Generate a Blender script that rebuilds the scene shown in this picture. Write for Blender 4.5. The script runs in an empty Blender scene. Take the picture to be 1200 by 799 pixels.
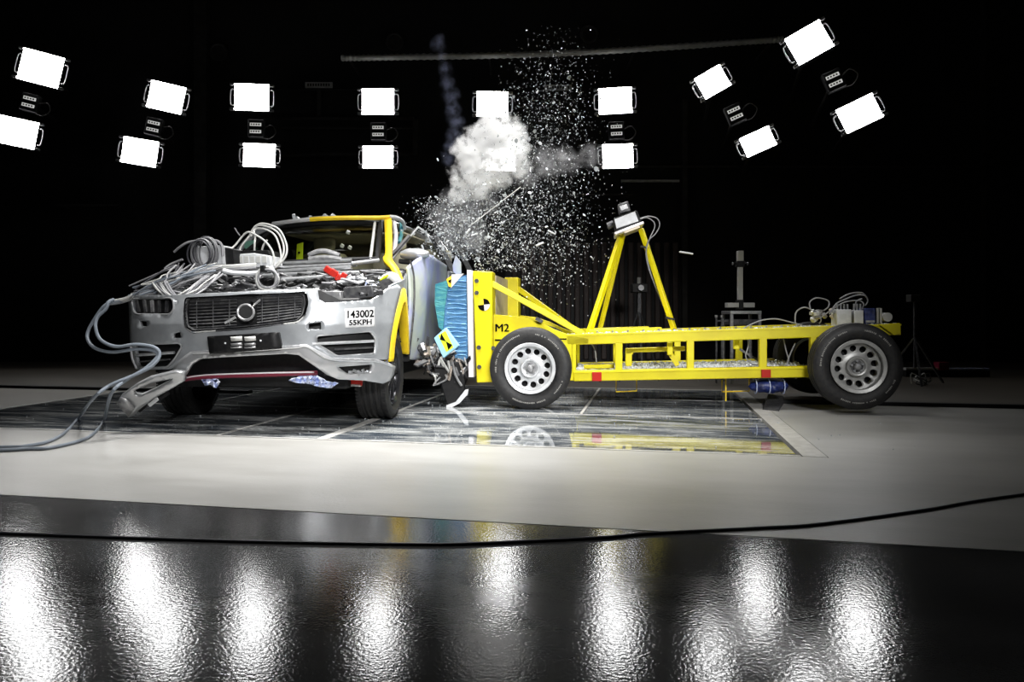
import bpy, bmesh, math, random
from mathutils import Vector, Matrix, noise
from mathutils.geometry import tessellate_polygon
R = math.radians
rnd = random.Random(7)
sc = bpy.context.scene
COL = sc.collection
V = Vector

# ------------------------------------------------------------ camera, world, light, exposure
FPX, CX, HZ, HC = 850.0, 600.0, 370.0, 0.86       # focal length in px, principal column, horizon row, eye height
TH = R(11.0)                                     # the camera looks 11 degrees left of the hall's axis
cam_d = bpy.data.cameras.new('camera')
cam = bpy.data.objects.new('camera', cam_d); COL.objects.link(cam)
cam.location = (0, 0, HC); cam.rotation_euler = (R(90), 0, TH)
cam_d.sensor_width = 36; cam_d.lens = 36 * FPX / 1200
cam_d.shift_y = -(799 / 2 - HZ) / 1200
cam_d.clip_start = .05; cam_d.clip_end = 100
sc.camera = cam
sc.view_settings.view_transform = 'Standard'; sc.view_settings.look = 'None'
sc.view_settings.gamma = 1; sc.view_settings.use_curve_mapping = False
sc.view_settings.exposure = 0.0
w = bpy.data.worlds.new('world'); sc.world = w; w.use_nodes = True
w.node_tree.nodes['Background'].inputs[0].default_value = (.5, .6, .8, 1)
w.node_tree.nodes['Background'].inputs[1].default_value = .004
sc.cycles.volume_bounces = 8
sc.cycles.max_bounces = 10
sc.cycles.use_denoising = True

FW = V((-math.sin(TH), math.cos(TH), 0)); RT = V((math.cos(TH), math.sin(TH), 0)); UP = V((0, 0, 1))
def C(x, d, z=0):                                # camera-side metres -> hall coordinates
    return RT * x + FW * d + UP * z
def area(name, loc, target, size, power, color=(1, 1, 1), spread=180, sy=None):
    l = bpy.data.lights.new(name, 'AREA'); l.energy = power; l.color = color
    l.shape = 'RECTANGLE'; l.size = size; l.size_y = sy or size; l.spread = R(spread)
    o = bpy.data.objects.new(name, l); COL.objects.link(o); o.location = loc
    o.rotation_euler = (V(target) - V(loc)).to_track_quat('-Z', 'Y').to_euler()
    return o
area('overhead_light_rig', C(-1.3, 5.5, 4.9), C(-1.2, 5.35, 0), 2.0, 108, (1, .99, .97), 64, 1.2)
area('overhead_light_bank', C(.35, 6.5, 4.7), C(.3, 6.7, 0), 2.0, 66, (1, .99, .97), 80, 1.2)
area('front_light_bank', C(.6, -.4, 3.2), C(-1.2, 6.3, .9), 1.2, 25, (1, 1, 1), 34, .8)
area('trolley_light_bank', C(2.2, -.4, 3.2), C(1.3, 6.3, .8), 1.2, 26, (1, 1, 1), 34, .8)

# ------------------------------------------------------------ frames: pixel rays met with a plane of a thing's own axes
class Frame:
    def __init__(s, x, d, ang):
        s.o = C(x, d); s.a = TH + R(ang)
        s.ux = V((math.cos(s.a), math.sin(s.a), 0)); s.uy = V((-math.sin(s.a), math.cos(s.a), 0))
    def loc(s, p):
        q = V(p) - s.o; return V((q.dot(s.ux), q.dot(s.uy), q.z))
    def wor(s, p): return s.o + s.ux * p[0] + s.uy * p[1] + UP * p[2]
    def at(s, px, py, x=None, y=None, z=None):
        c = s.loc((0, 0, HC)); d = RT * ((px - CX) / FPX) + FW + UP * ((HZ - py) / FPX)
        d = V((d.dot(s.ux), d.dot(s.uy), d.z))
        k = (y - c.y) / d.y if y is not None else (z - c.z) / d.z if z is not None else (x - c.x) / d.x
        return c + d * k
    def pts(s, L, y): return [s.at(a, b, y=y) for a, b in L]
HALL = Frame(0, 0, -math.degrees(TH)); CAMF = Frame(0, 0, 0)
CAR = Frame(-1.96, 6.255, -8); TRO = Frame(.164, 6.64, -7)

# ------------------------------------------------------------ materials
def mat(name, col, rough=.5, metal=0, emit=0, noise_scale=0, col2=None, lo=.4, hi=.6, bump=0, bscale=60, trans=0,
        coat=0, alpha=1, spec=.5, stretch=(1, 1, 1), ior=1.45, rough2=None):
    m = bpy.data.materials.new(name); m.use_nodes = True
    nt = m.node_tree; b = nt.nodes['Principled BSDF']; I = b.inputs
    I['Base Color'].default_value = (*col, 1); I['Roughness'].default_value = rough
    I['Metallic'].default_value = metal; I['Transmission Weight'].default_value = trans
    I['Coat Weight'].default_value = coat; I['Alpha'].default_value = alpha; I['IOR'].default_value = ior
    I['Specular IOR Level'].default_value = spec; I['Coat Roughness'].default_value = .08
    if emit: I['Emission Color'].default_value = (*col, 1); I['Emission Strength'].default_value = emit
    if noise_scale or bump:
        tc = nt.nodes.new('ShaderNodeTexCoord'); mp = nt.nodes.new('ShaderNodeMapping')
        mp.inputs['Scale'].default_value = stretch; nt.links.new(tc.outputs['Object'], mp.inputs[0])
    if noise_scale:
        n = nt.nodes.new('ShaderNodeTexNoise'); n.inputs['Scale'].default_value = noise_scale; n.inputs['Detail'].default_value = 6
        nt.links.new(mp.outputs[0], n.inputs['Vector'])
        r = nt.nodes.new('ShaderNodeValToRGB'); r.color_ramp.elements[0].position = lo; r.color_ramp.elements[1].position = hi
        r.color_ramp.elements[0].color = (*col, 1); r.color_ramp.elements[1].color = (*(col2 or col), 1)
        nt.links.new(n.outputs[0], r.inputs[0]); nt.links.new(r.outputs[0], I['Base Color'])
        if rough2 is not None:
            mr = nt.nodes.new('ShaderNodeMapRange'); mr.inputs['From Min'].default_value = lo; mr.inputs['From Max'].default_value = hi
            mr.inputs['To Min'].default_value = rough; mr.inputs['To Max'].default_value = rough2
            nt.links.new(n.outputs[0], mr.inputs[0]); nt.links.new(mr.outputs[0], I['Roughness'])
    if bump:
        n2 = nt.nodes.new('ShaderNodeTexNoise'); n2.inputs['Scale'].default_value = bscale; n2.inputs['Detail'].default_value = 3
        nt.links.new(mp.outputs[0], n2.inputs['Vector'])
        bp = nt.nodes.new('ShaderNodeBump'); bp.inputs['Strength'].default_value = bump; bp.inputs['Distance'].default_value = .01
        nt.links.new(n2.outputs[0], bp.inputs['Height']); nt.links.new(bp.outputs[0], I['Normal'])
    return m
M = dict(
    silver=mat('silver_paint', (.34, .355, .37), .3, .35, coat=.6, noise_scale=9, col2=(.40, .415, .43)),
    silver2=mat('satin_silver_trim', (.46, .47, .48), .28, .6, noise_scale=12, col2=(.52, .52, .53)),
    white=mat('white_plastic', (.62, .63, .65), .45, noise_scale=20, col2=(.54, .55, .56)),
    chalk=mat('chalked_door_paint', (.30, .31, .56), .55, noise_scale=3.5, col2=(.42, .46, .40), lo=.35, hi=.65, bump=.5, bscale=14),
    black=mat('black_plastic', (.007, .007, .008), .5, noise_scale=30, col2=(.012, .012, .012), spec=.25),
    dark=mat('dark_metal', (.05, .05, .055), .45, .4, noise_scale=25, col2=(.10, .10, .10)),
    mid=mat('grey_metal', (.28, .28, .29), .4, .6, noise_scale=25, col2=(.4, .4, .4)),
    alu=mat('bright_aluminium', (.72, .73, .75), .3, .85, noise_scale=18, col2=(.6, .61, .62)),
    chrome=mat('chrome', (.85, .86, .88), .12, 1),
    yellow=mat('yellow_paint', (.70, .61, .003), .38, noise_scale=4, col2=(.62, .52, .005), coat=.3, bump=.04, bscale=40),
    yellow2=mat('yellow_car_tape', (.85, .60, .015), .5, noise_scale=10, col2=(.78, .52, .02)),
    lime=mat('lime_marker', (.62, .78, .02), .5),
    rubber=mat('tyre_rubber', (.011, .011, .012), .55, noise_scale=30, col2=(.020, .019, .018), bump=.2, bscale=80),
    rubberp=mat('raised_pale_rubber', (.30, .29, .27), .6),
    steel=mat('painted_steel_wheel', (.66, .67, .68), .35, .25, noise_scale=14, col2=(.55, .56, .57)),
    steeld=mat('dusty_steel_wheel', (.40, .40, .39), .4, .4, noise_scale=14, col2=(.5, .5, .48)),
    rimb=mat('dark_alloy_wheel', (.05, .05, .055), .25, .7),
    blue=mat('blue_honeycomb_cladding', (.04, .15, .32), .35, .1, noise_scale=7, col2=(.10, .25, .42), bump=.8, bscale=26, stretch=(1, 1, 4)),
    teal=mat('teal_honeycomb_cladding', (.035, .20, .26), .35, .2, noise_scale=7, col2=(.08, .30, .30), bump=.8, bscale=20, stretch=(1, 1, 3)),
    sky=mat('light_blue_plate', (.30, .58, .74), .4),
    pink=mat('pale_backing_plate', (.74, .72, .74), .4, .2, noise_scale=6, col2=(.66, .62, .64)),
    beige=mat('raw_steel_plate', (.42, .36, .27), .45, .3, noise_scale=8, col2=(.5, .44, .34)),
    red=mat('red_reflector', (.42, .015, .008), .3), maroon=mat('maroon_plastic', (.16, .012, .03), .35),
    navy=mat('navy_nylon', (.006, .012, .07), .38, noise_scale=14, col2=(.02, .035, .16), bump=.9, bscale=18),
    purple=mat('violet_tape', (.42, .50, .80), .5, noise_scale=18, col2=(.72, .76, .88), bump=.5, bscale=30),
    cgrey=mat('grey_cable', (.24, .24, .25), .45), clight=mat('pale_cable', (.50, .50, .48), .45),
    cdark=mat('dark_cable', (.07, .07, .08), .5), cblue=mat('blue_grey_cable', (.20, .23, .27), .45),
    paint_white=mat('white_print', (.58, .58, .58), .7, spec=.1), paint_black=mat('black_print', (.006, .006, .006), .9, spec=0),
    seat=mat('olive_seat_fabric', (.55, .52, .36), .8, noise_scale=12, col2=(.62, .58, .42)),
    interior=mat('cabin_lining', (.50, .47, .33), .8, noise_scale=5, col2=(.60, .56, .40)),
    wall=mat('black_hall_wall', (.004, .004, .004), .8, noise_scale=2, col2=(.007, .0065, .006)),
    wallf=mat('hall_fittings', (.016, .015, .014), .55, .2, noise_scale=8, col2=(.03, .028, .026)),
    wallp=mat('hall_pale_fittings', (.34, .34, .32), .5, .2, noise_scale=8, col2=(.46, .46, .44)),
    rib=mat('brown_ribbed_door', (.042, .029, .026), .6, noise_scale=3, col2=(.062, .045, .040)),
    shard=mat('broken_glass', (.62, .64, .65), .2, noise_scale=40, col2=(.40, .43, .44), spec=.8),
    strip=mat('brushed_floor_strip', (.42, .41, .39), .35, .15, noise_scale=12, col2=(.52, .51, .49)),
    mangled=mat('mangled_metal', (.16, .13, .10), .5, .5, noise_scale=30, col2=(.45, .40, .36), bump=.6, bscale=50),
    glow=mat('lamp_diffuser_glow', (1, 1, 1), .5, emit=25),
    label=mat('pale_clip_plate', (.5, .5, .48), .5), glow_plate=mat('label_plate_added_glow', (.75, .75, .72), .5, emit=.55),  # power pack label plates, with glow added to brighten them
    green=mat('green_moulding', (.12, .26, .20), .4),
)
def glass(name, col, a, rough=.03):
    m = bpy.data.materials.new(name); m.use_nodes = True; nt = m.node_tree
    nt.nodes.remove(nt.nodes['Principled BSDF'])
    g = nt.nodes.new('ShaderNodeBsdfGlossy'); g.inputs['Roughness'].default_value = rough
    t = nt.nodes.new('ShaderNodeBsdfTransparent'); t.inputs[0].default_value = (*col, 1)
    fr = nt.nodes.new('ShaderNodeFresnel'); fr.inputs[0].default_value = a
    mx = nt.nodes.new('ShaderNodeMixShader'); nt.links.new(fr.outputs[0], mx.inputs[0])
    nt.links.new(t.outputs[0], mx.inputs[1]); nt.links.new(g.outputs[0], mx.inputs[2])
    nt.links.new(mx.outputs[0], nt.nodes['Material Output'].inputs[0]); return m
M['glass'] = glass('windscreen_glass', (.86, .88, .78), 1.3)
M['sideglass'] = glass('tinted_glass', (.25, .27, .26), 1.45)

def floor_mat(name, base, base2, rough, rough2, bump, bscale, streak):
    m = bpy.data.materials.new(name); m.use_nodes = True; nt = m.node_tree; b = nt.nodes['Principled BSDF']
    N = nt.nodes.new; L = nt.links.new
    tc = N('ShaderNodeTexCoord')
    mp = N('ShaderNodeMapping'); mp.inputs['Scale'].default_value = (streak, 1, 1); L(tc.outputs['Object'], mp.inputs[0])
    n = N('ShaderNodeTexNoise'); n.inputs['Scale'].default_value = 1.6; n.inputs['Detail'].default_value = 8; n.inputs['Roughness'].default_value = .62
    L(mp.outputs[0], n.inputs['Vector'])
    r = N('ShaderNodeValToRGB'); r.color_ramp.elements[0].position = .32; r.color_ramp.elements[1].position = .68
    r.color_ramp.elements[0].color = (*base, 1); r.color_ramp.elements[1].color = (*base2, 1)
    L(n.outputs[0], r.inputs[0]); L(r.outputs[0], b.inputs['Base Color'])
    mr = N('ShaderNodeMapRange'); mr.inputs['To Min'].default_value = rough; mr.inputs['To Max'].default_value = rough2
    L(n.outputs[0], mr.inputs[0]); L(mr.outputs[0], b.inputs['Roughness'])
    n2 = N('ShaderNodeTexNoise'); n2.inputs['Scale'].default_value = bscale; n2.inputs['Detail'].default_value = 2
    L(tc.outputs['Object'], n2.inputs['Vector'])
    bp = N('ShaderNodeBump'); bp.inputs['Strength'].default_value = bump; bp.inputs['Distance'].default_value = .004
    L(n2.outputs[0], bp.inputs['Height']); L(bp.outputs[0], b.inputs['Normal'])
    return m
M['floor_pale'] = floor_mat('pale_epoxy_floor', (.27, .265, .25), (.40, .395, .38), .30, .46, .2, 45, .35)
M['floor_dark'] = floor_mat('dark_glossy_floor', (.042, .042, .043), (.085, .085, .084), .08, .13, .13, 95, .5)
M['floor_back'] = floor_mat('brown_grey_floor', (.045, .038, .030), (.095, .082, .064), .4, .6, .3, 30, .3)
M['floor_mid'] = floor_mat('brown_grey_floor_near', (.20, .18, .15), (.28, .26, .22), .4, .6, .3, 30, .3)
def pit_mat():
    m = bpy.data.materials.new('streaked_pit_glass'); m.use_nodes = True; nt = m.node_tree; b = nt.nodes['Principled BSDF']
    N = nt.nodes.new; L = nt.links.new
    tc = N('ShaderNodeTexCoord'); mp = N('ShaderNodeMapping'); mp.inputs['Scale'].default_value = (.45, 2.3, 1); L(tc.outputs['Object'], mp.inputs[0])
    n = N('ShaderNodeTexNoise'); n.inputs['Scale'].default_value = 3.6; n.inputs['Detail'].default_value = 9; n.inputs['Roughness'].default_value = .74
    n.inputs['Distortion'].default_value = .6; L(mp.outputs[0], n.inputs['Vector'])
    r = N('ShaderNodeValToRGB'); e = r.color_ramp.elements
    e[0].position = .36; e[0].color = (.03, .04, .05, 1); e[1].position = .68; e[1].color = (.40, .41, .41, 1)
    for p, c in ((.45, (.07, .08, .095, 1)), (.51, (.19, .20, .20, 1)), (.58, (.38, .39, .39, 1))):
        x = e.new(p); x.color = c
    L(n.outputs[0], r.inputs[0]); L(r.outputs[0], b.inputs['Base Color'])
    b.inputs['Roughness'].default_value = .035; b.inputs['IOR'].default_value = 1.6
    n2 = N('ShaderNodeTexNoise'); n2.inputs['Scale'].default_value = 9; L(mp.outputs[0], n2.inputs['Vector'])
    bp = N('ShaderNodeBump'); bp.inputs['Strength'].default_value = .05; bp.inputs['Distance'].default_value = .003
    L(n2.outputs[0], bp.inputs['Height']); L(bp.outputs[0], b.inputs['Normal'])
    return m
M['pit'] = pit_mat()

# ------------------------------------------------------------ mesh helpers
def smooth(pts, n=6, closed=False):              # Catmull-Rom through the points
    P = [V(p) for p in pts]; out = []; k = len(P)
    for i in range(k if closed else k - 1):
        if closed: a, b, c, d = P[i - 1], P[i], P[(i + 1) % k], P[(i + 2) % k]
        else: a, b, c, d = P[max(i - 1, 0)], P[i], P[i + 1], P[min(i + 2, k - 1)]
        for j in range(n):
            t = j / n
            out.append(.5 * ((2 * b) + (c - a) * t + (2 * a - 5 * b + 4 * c - d) * t * t + (3 * b - a - 3 * c + d) * t ** 3))
    if not closed: out.append(P[-1])
    return out
class MB:
    def __init__(s): s.v = []; s.f = []
    def add(s, vs, fs):
        o = len(s.v); s.v += [V(p) for p in vs]; s.f += [tuple(i + o for i in f) for f in fs]; return s
    def box(s, a, b, m=None):
        (x0, y0, z0), (x1, y1, z1) = a, b
        vs = [V(p) for p in ((x0, y0, z0), (x1, y0, z0), (x1, y1, z0), (x0, y1, z0), (x0, y0, z1), (x1, y0, z1), (x1, y1, z1), (x0, y1, z1))]
        if m: vs = [m @ p for p in vs]
        return s.add(vs, ((3, 2, 1, 0), (4, 5, 6, 7), (0, 1, 5, 4), (1, 2, 6, 5), (2, 3, 7, 6), (3, 0, 4, 7)))
    def cbox(s, c, size, rot=(0, 0, 0), bev=0):
        from mathutils import Euler
        m = Matrix.Translation(V(c)) @ Euler([R(a) for a in rot]).to_matrix().to_4x4()
        h = V(size) / 2; return s.box(-h, h, m)
    def bar(s, p, q, wd, ht, up=(0, 0, 1)):
        p, q = V(p), V(q); d = (q - p).normalized(); sd = d.cross(V(up))
        if sd.length < 1e-4: sd = V((1, 0, 0))
        sd.normalize(); u = sd.cross(d)
        vs = [e + sd * (a * wd / 2) + u * (b * ht / 2) for e in (p, q) for a, b in ((-1, -1), (1, -1), (1, 1), (-1, 1))]
        return s.add(vs, ((3, 2, 1, 0), (4, 5, 6, 7), (0, 1, 5, 4), (1, 2, 6, 5), (2, 3, 7, 6), (3, 0, 4, 7)))
    def tube(s, pts, r, n=8, closed=False, cap=True, radii=None):
        P = [V(p) for p in pts]; k = len(P); vs = []; fs = []; nrm = None
        for i in range(k):
            a = P[i - 1] if (i or closed) else P[0]; b = P[(i + 1) % k] if (i < k - 1 or closed) else P[-1]
            t = (b - a)
            t = t.normalized() if t.length > 1e-7 else V((0, 0, 1))
            if nrm is None:
                nrm = t.cross(V((0, 0, 1)));
                if nrm.length < 1e-3: nrm = t.cross(V((1, 0, 0)))
            nrm = (nrm - t * nrm.dot(t)); nrm.normalize(); bn = t.cross(nrm)
            rr = radii[i] if radii else r
            vs += [P[i] + (nrm * math.cos(2 * math.pi * j / n) + bn * math.sin(2 * math.pi * j / n)) * rr for j in range(n)]
        for i in range(k if closed else k - 1):
            o, q = i * n, ((i + 1) % k) * n
            fs += [(o + j, o + (j + 1) % n, q + (j + 1) % n, q + j) for j in range(n)]
        if cap and not closed: fs += [tuple(range(n))[::-1], tuple((k - 1) * n + j for j in range(n))]
        return s.add(vs, fs)
    def cyl(s, p, q, r, n=16, r2=None): return s.tube([p, q], r, n, radii=[r, r if r2 is None else r2])
    def prism(s, pts, ext):                      # planar outline pushed along ext
        P = [V(p) for p in pts]; e = V(ext); k = len(P)
        return s.add(P + [p + e for p in P], [tuple(range(k)), tuple(range(2 * k - 1, k - 1, -1))] + [(i, i + k, (i + 1) % k + k, (i + 1) % k) for i in range(k)])
    def lathe(s, prof, c, axis='y', n=40):       # (radius, along) pairs about an axis through c
        vs = []; k = len(prof); c = V(c)
        for i in range(n):
            a = 2 * math.pi * i / n
            for r, h in prof:
                q = (r * math.cos(a), h, r * math.sin(a)) if axis == 'y' else (h, r * math.cos(a), r * math.sin(a)) if axis == 'x' else (r * math.cos(a), r * math.sin(a), h)
                vs.append(c + V(q))
        fs = [(i * k + j, ((i + 1) % n) * k + j, ((i + 1) % n) * k + j + 1, i * k + j + 1) for i in range(n) for j in range(k - 1)]
        return s.add(vs, fs)
    def build(s, name, m, parent=None, bevel=0, sharp=35, solid=0, off=-1, flip=False):
        me = bpy.data.meshes.new(name); me.from_pydata([tuple(p) for p in s.v], [], s.f)
        bm = bmesh.new(); bm.from_mesh(me); bmesh.ops.recalc_face_normals(bm, faces=bm.faces)
        if getattr(s, 'open', 0) and sum((f.normal.y * f.calc_area() for f in bm.faces)) > 0: flip = not flip
        if flip: bmesh.ops.reverse_faces(bm, faces=bm.faces)
        bm.to_mesh(me); bm.free()
        me.materials.append(M[m] if isinstance(m, str) else m)
        me.shade_smooth(); me.set_sharp_from_angle(angle=R(sharp))
        o = bpy.data.objects.new(name, me); COL.objects.link(o)
        if parent is not None: o.parent = parent
        if bevel:
            b = o.modifiers.new('bevel', 'BEVEL'); b.width = bevel; b.segments = 2; b.limit_method = 'ANGLE'; b.harden_normals = False
        if solid:
            q = o.modifiers.new('solid', 'SOLIDIFY'); q.thickness = solid; q.offset = off
        return o
def tag(o, label=None, cat=None, group=None, kind=None):
    for k, v in (('label', label), ('category', cat), ('group', group), ('kind', kind)):
        if v: o[k] = v
    return o
def thing(name, label, cat, frame=None, loc=None, group=None):
    o = bpy.data.objects.new(name, None); COL.objects.link(o); o.empty_display_size = .1
    if frame: o.location = frame.o; o.rotation_euler.z = frame.a
    if loc is not None: o.location = loc
    return tag(o, label, cat, group)
def panel(outer, holes, fn, step=9):
    """outline with holes in pixels, cut fine, every vertex carried to the curved surface fn(px, py)"""
    loops = [[V((a, b, 0)) for a, b in L] for L in [outer] + list(holes)]
    tri = tessellate_polygon(loops); flat = [p for L in loops for p in L]
    bm = bmesh.new(); vs = [bm.verts.new(p) for p in flat]
    for t in tri:
        try: bm.faces.new([vs[i] for i in t])
        except ValueError: pass
    for _ in range(7):
        es = [e for e in bm.edges if e.calc_length() > step]
        if not es: break
        bmesh.ops.subdivide_edges(bm, edges=es, cuts=1)
        bmesh.ops.triangulate(bm, faces=[f for f in bm.faces if len(f.verts) > 3])
    bmesh.ops.beautify_fill(bm, faces=bm.faces, edges=[e for e in bm.edges if not e.is_boundary])
    bm.verts.ensure_lookup_table(); bm.verts.index_update()
    mb = MB(); mb.add([fn(v.co.x, v.co.y) for v in bm.verts], [tuple(v.index for v in f.verts) for f in bm.faces]); bm.free(); mb.open = 1
    return mb
def loft(rows, n=6, m=6):                        # a smooth sheet through rows of points
    rows = [smooth(r, n) for r in rows]; cols = [smooth([r[i] for r in rows], m) for i in range(len(rows[0]))]
    k = len(cols[0]); mb = MB()
    mb.add([p for c in cols for p in c], [(i * k + j, (i + 1) * k + j, (i + 1) * k + j + 1, i * k + j + 1) for i in range(len(cols) - 1) for j in range(k - 1)])
    return mb
def rpoly(L, r=3, n=3):                          # round the corners of a pixel outline
    out = []
    for i, p in enumerate(L):
        p = V((*p, 0)); a = V((*L[i - 1], 0)); b = V((*L[(i + 1) % len(L)], 0))
        da, db = a - p, b - p; q = min(r, da.length * .45, db.length * .45)
        s0, s1 = p + da.normalized() * q, p + db.normalized() * q
        for j in range(n + 1):
            t = j / n; w_ = s0 * (1 - t) ** 2 + p * 2 * t * (1 - t) + s1 * t * t; out.append((w_.x, w_.y))
    return out
def text_mesh(name, body, size, m, parent, place, thick=.002, bold=0, sx=1, dup=(0,)):
    """flat lettering as a mesh; place(u, v) gives the 3-D point of letter coordinates"""
    cu = bpy.data.curves.new('lettering', 'FONT'); cu.body = body; cu.size = size; cu.align_x = 'CENTER'; cu.align_y = 'CENTER'; cu.offset = bold
    t = bpy.data.objects.new('lettering', cu); COL.objects.link(t)
    bpy.context.view_layer.update()
    me0 = bpy.data.meshes.new_from_object(t.evaluated_get(bpy.context.evaluated_depsgraph_get()))
    mb = MB(); mb.open = 1
    for k, (dx) in enumerate(dup): mb.add([place(v.co.x * sx + dx, v.co.y + dx * .4) + V((0, -.0004 * k, 0)) for v in me0.vertices], [tuple(p.vertices) for p in me0.polygons])
    bpy.data.objects.remove(t); bpy.data.curves.remove(cu); bpy.data.meshes.remove(me0)
    return mb.build(name, m, parent, solid=thick, off=0)
def copy_tree(o, parent=None):
    c = o.copy(); COL.objects.link(c)
    if parent is not None: c.parent = parent
    for ch in list(o.children): copy_tree(ch, c)
    return c

# ============================================================ SETTING: floor, pit cover, walls
def st(o): o['kind'] = 'structure'; return o
YS = HALL.at(600, 613, z=0).y                    # seam between dark front slab and pale slab
PX0, PX1, PY0, PY1 = -5.95, 1.04, 4.69, 8.7      # glass-topped filming pit
YB = 13.6                                        # back wall distance along the camera axis
fl = MB()
def slab(mb, x0, x1, y0, y1, top=0, t=.12): return mb.box((x0, y0, top - t), (x1, y1, top))
g = .006
slab(fl, -14, 16, YS + g, PY0 - .008)
YR = HALL.at(912, 474, z=0).y + .1; YL = HALL.at(60, 456, z=0).y
slab(fl, PX1 + .008, 16, PY0 - .008, YR)
floor = st(fl.build('floor', 'floor_pale'))
st(slab(MB(), -14, 16, -6, YS - g).build('slab', 'floor_dark', floor))
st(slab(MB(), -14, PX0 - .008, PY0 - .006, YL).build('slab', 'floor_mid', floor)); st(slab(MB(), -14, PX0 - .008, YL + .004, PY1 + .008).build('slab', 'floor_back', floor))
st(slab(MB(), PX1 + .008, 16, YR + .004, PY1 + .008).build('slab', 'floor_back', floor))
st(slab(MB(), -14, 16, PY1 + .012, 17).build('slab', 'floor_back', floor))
st(MB().box((-14, -6, -.3), (16, 17, -.14)).build('subfloor', 'black', floor))
# the pit's glass panels between metal strips
xs = [PX0 + .06, -4.35, -3.08, -2.27, -.62, PX1 - .15]; ys = [PY0 + .03, 6.33, 7.6, PY1 - .03]
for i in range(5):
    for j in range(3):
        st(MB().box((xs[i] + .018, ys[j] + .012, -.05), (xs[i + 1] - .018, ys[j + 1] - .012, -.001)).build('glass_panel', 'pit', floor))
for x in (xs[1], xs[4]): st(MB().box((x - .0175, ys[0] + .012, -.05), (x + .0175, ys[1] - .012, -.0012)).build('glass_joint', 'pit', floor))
def strip(x0, x1, y0, y1, z=.003): return st(MB().box((x0, y0, -.06), (x1, y1, z)).build('metal_strip', 'strip', floor))
strip(PX1 - .14, PX1, PY0, PY1)
strip(PX0, PX0 + .06, PY0, PY1); strip(PX0, PX1 - .15, PY0, PY0 + .03, .002); strip(PX0, PX1 - .15, PY1 - .03, PY1, .002)
for y in ys[1:3]: strip(PX0 + .07, PX1 - .15, y - .010, y + .010, .0015)
strip(-2.31, -2.235, PY0 + .035, 6.31, .002); strip(-3.095, -3.065, PY0 + .035, 6.31, .002)
strip(-2.285, -2.255, 6.35, PY1 - .035, .002); strip(-.632, -.608, 6.35, PY1 - .035, .002); strip(-4.36, -4.34, 6.35, PY1 - .035, .002)
# dark rail lying right of the pit
pr = HALL.at(912, 474, z=0)
st(MB().box((pr.x + .02, pr.y + .1, .0), (9, pr.y + .17, .035)).build('trim_1', 'black', None, bevel=.004))
qb = HALL.at(60, 456, z=0)
st(MB().box((-14, qb.y + .02, -.0), (-4.4, qb.y + .10, .03)).build('trim_2', 'black', None))

def wallbox(name, x0, x1, d0, d1, z0, z1, m='wall', parent=None, bevel=0):   # boxes squared to the camera axis' back wall
    mb = MB().box((x0, d0, z0), (x1, d1, z1)); mb.v = [C(p.x, p.y, p.z) for p in mb.v]
    return mb.build(name, m, parent, bevel=bevel)
def W(px, py, d=YB):                             # pixel -> (x, z) on an upright plane at distance d
    return ((px - CX) / FPX * d, HC + (HZ - py) / FPX * d)
st(wallbox('wall_back', -13, 13, YB, YB + .3, 0, 9.5))
st(wallbox('wall_left', -13.3, -13, -5, YB + .3, 0, 9.5)); st(wallbox('wall_right', 13, 13.3, -5, YB + .3, 0, 9.5))
st(wallbox('wall_front', -13, 13, -5.3, -5, 0, 9.5)); st(wallbox('ceiling', -13.3, 13.3, -5.3, YB + .3, 9.5, 9.7))
# ribbed brown door, each rib its own slat
x0, z1 = W(598, 285); x1, _ = W(795, 285)
d1 = st(wallbox('door_1', x0 - .1, x1 + .1, YB - .10, YB - .002, 0, z1 + .12, 'black'))
nr = 19
for i in range(nr):
    a = x0 + (x1 - x0) * i / nr; st(wallbox('slat', a + .03, a + (x1 - x0) / nr - .035, YB - .16, YB - .101, .05, z1, 'rib', d1, bevel=.02))
# dark wall panels, pilasters and ledges that just show
for px0, px1, py0, py1, mm in ((232, 246, -60, 424, 'wallf'), (1148, 1200, 0, 424, 'wallf'), (797, 803, 120, 424, 'wallf')):
    (a, t), (b, _) = W(px0, py0), W(px1, py1)
    tag(wallbox('wall_pilaster', a, b, YB - .18, YB - .003, 0, t, mm), 'dark upright pilaster against the black back wall, at column %s' % {232: 'left of the car roof', 1148: 'the right edge of the picture', 797: 'right of the ribbed door'}[px0], 'pilaster')
for (px0, px1, py, th, lab, m_) in (
        (745, 1160, 195, .045, 'long thin grey pipe running along the black back wall at right', 'wallf'),
        (320, 370, 182, .05, 'short dark rail on the wall left of the middle lamps', 'wallf'),
        (68, 140, 241, .05, 'faint grey bar low on the wall at far left', 'wallf'),
        (728, 796, 212, .05, 'pale bar under the lamp pair left of the tripod head', 'wallp'),
        (672, 742, 228, .035, 'thin pale bar just above the tripod head', 'wallf')):
    (a, z), (b, _) = W(px0, py, YB - .2), W(px1, py, YB - .2)
    mb = MB().cyl(C(a, YB - .2, z), C(b, YB - .2, z), th / 2, 10)
    t = thing('wall_pipe', lab, 'pipe', loc=C(a, YB - .2, z)); t.location = (0, 0, 0)
    mb.build('pipe', m_, t)
    for f in (.08, .92):
        c = a + (b - a) * f; k = wallbox('bracket', c - .02, c + .02, YB - .2, YB - .004, z - .02, z + .02, 'wallf', t)
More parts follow.
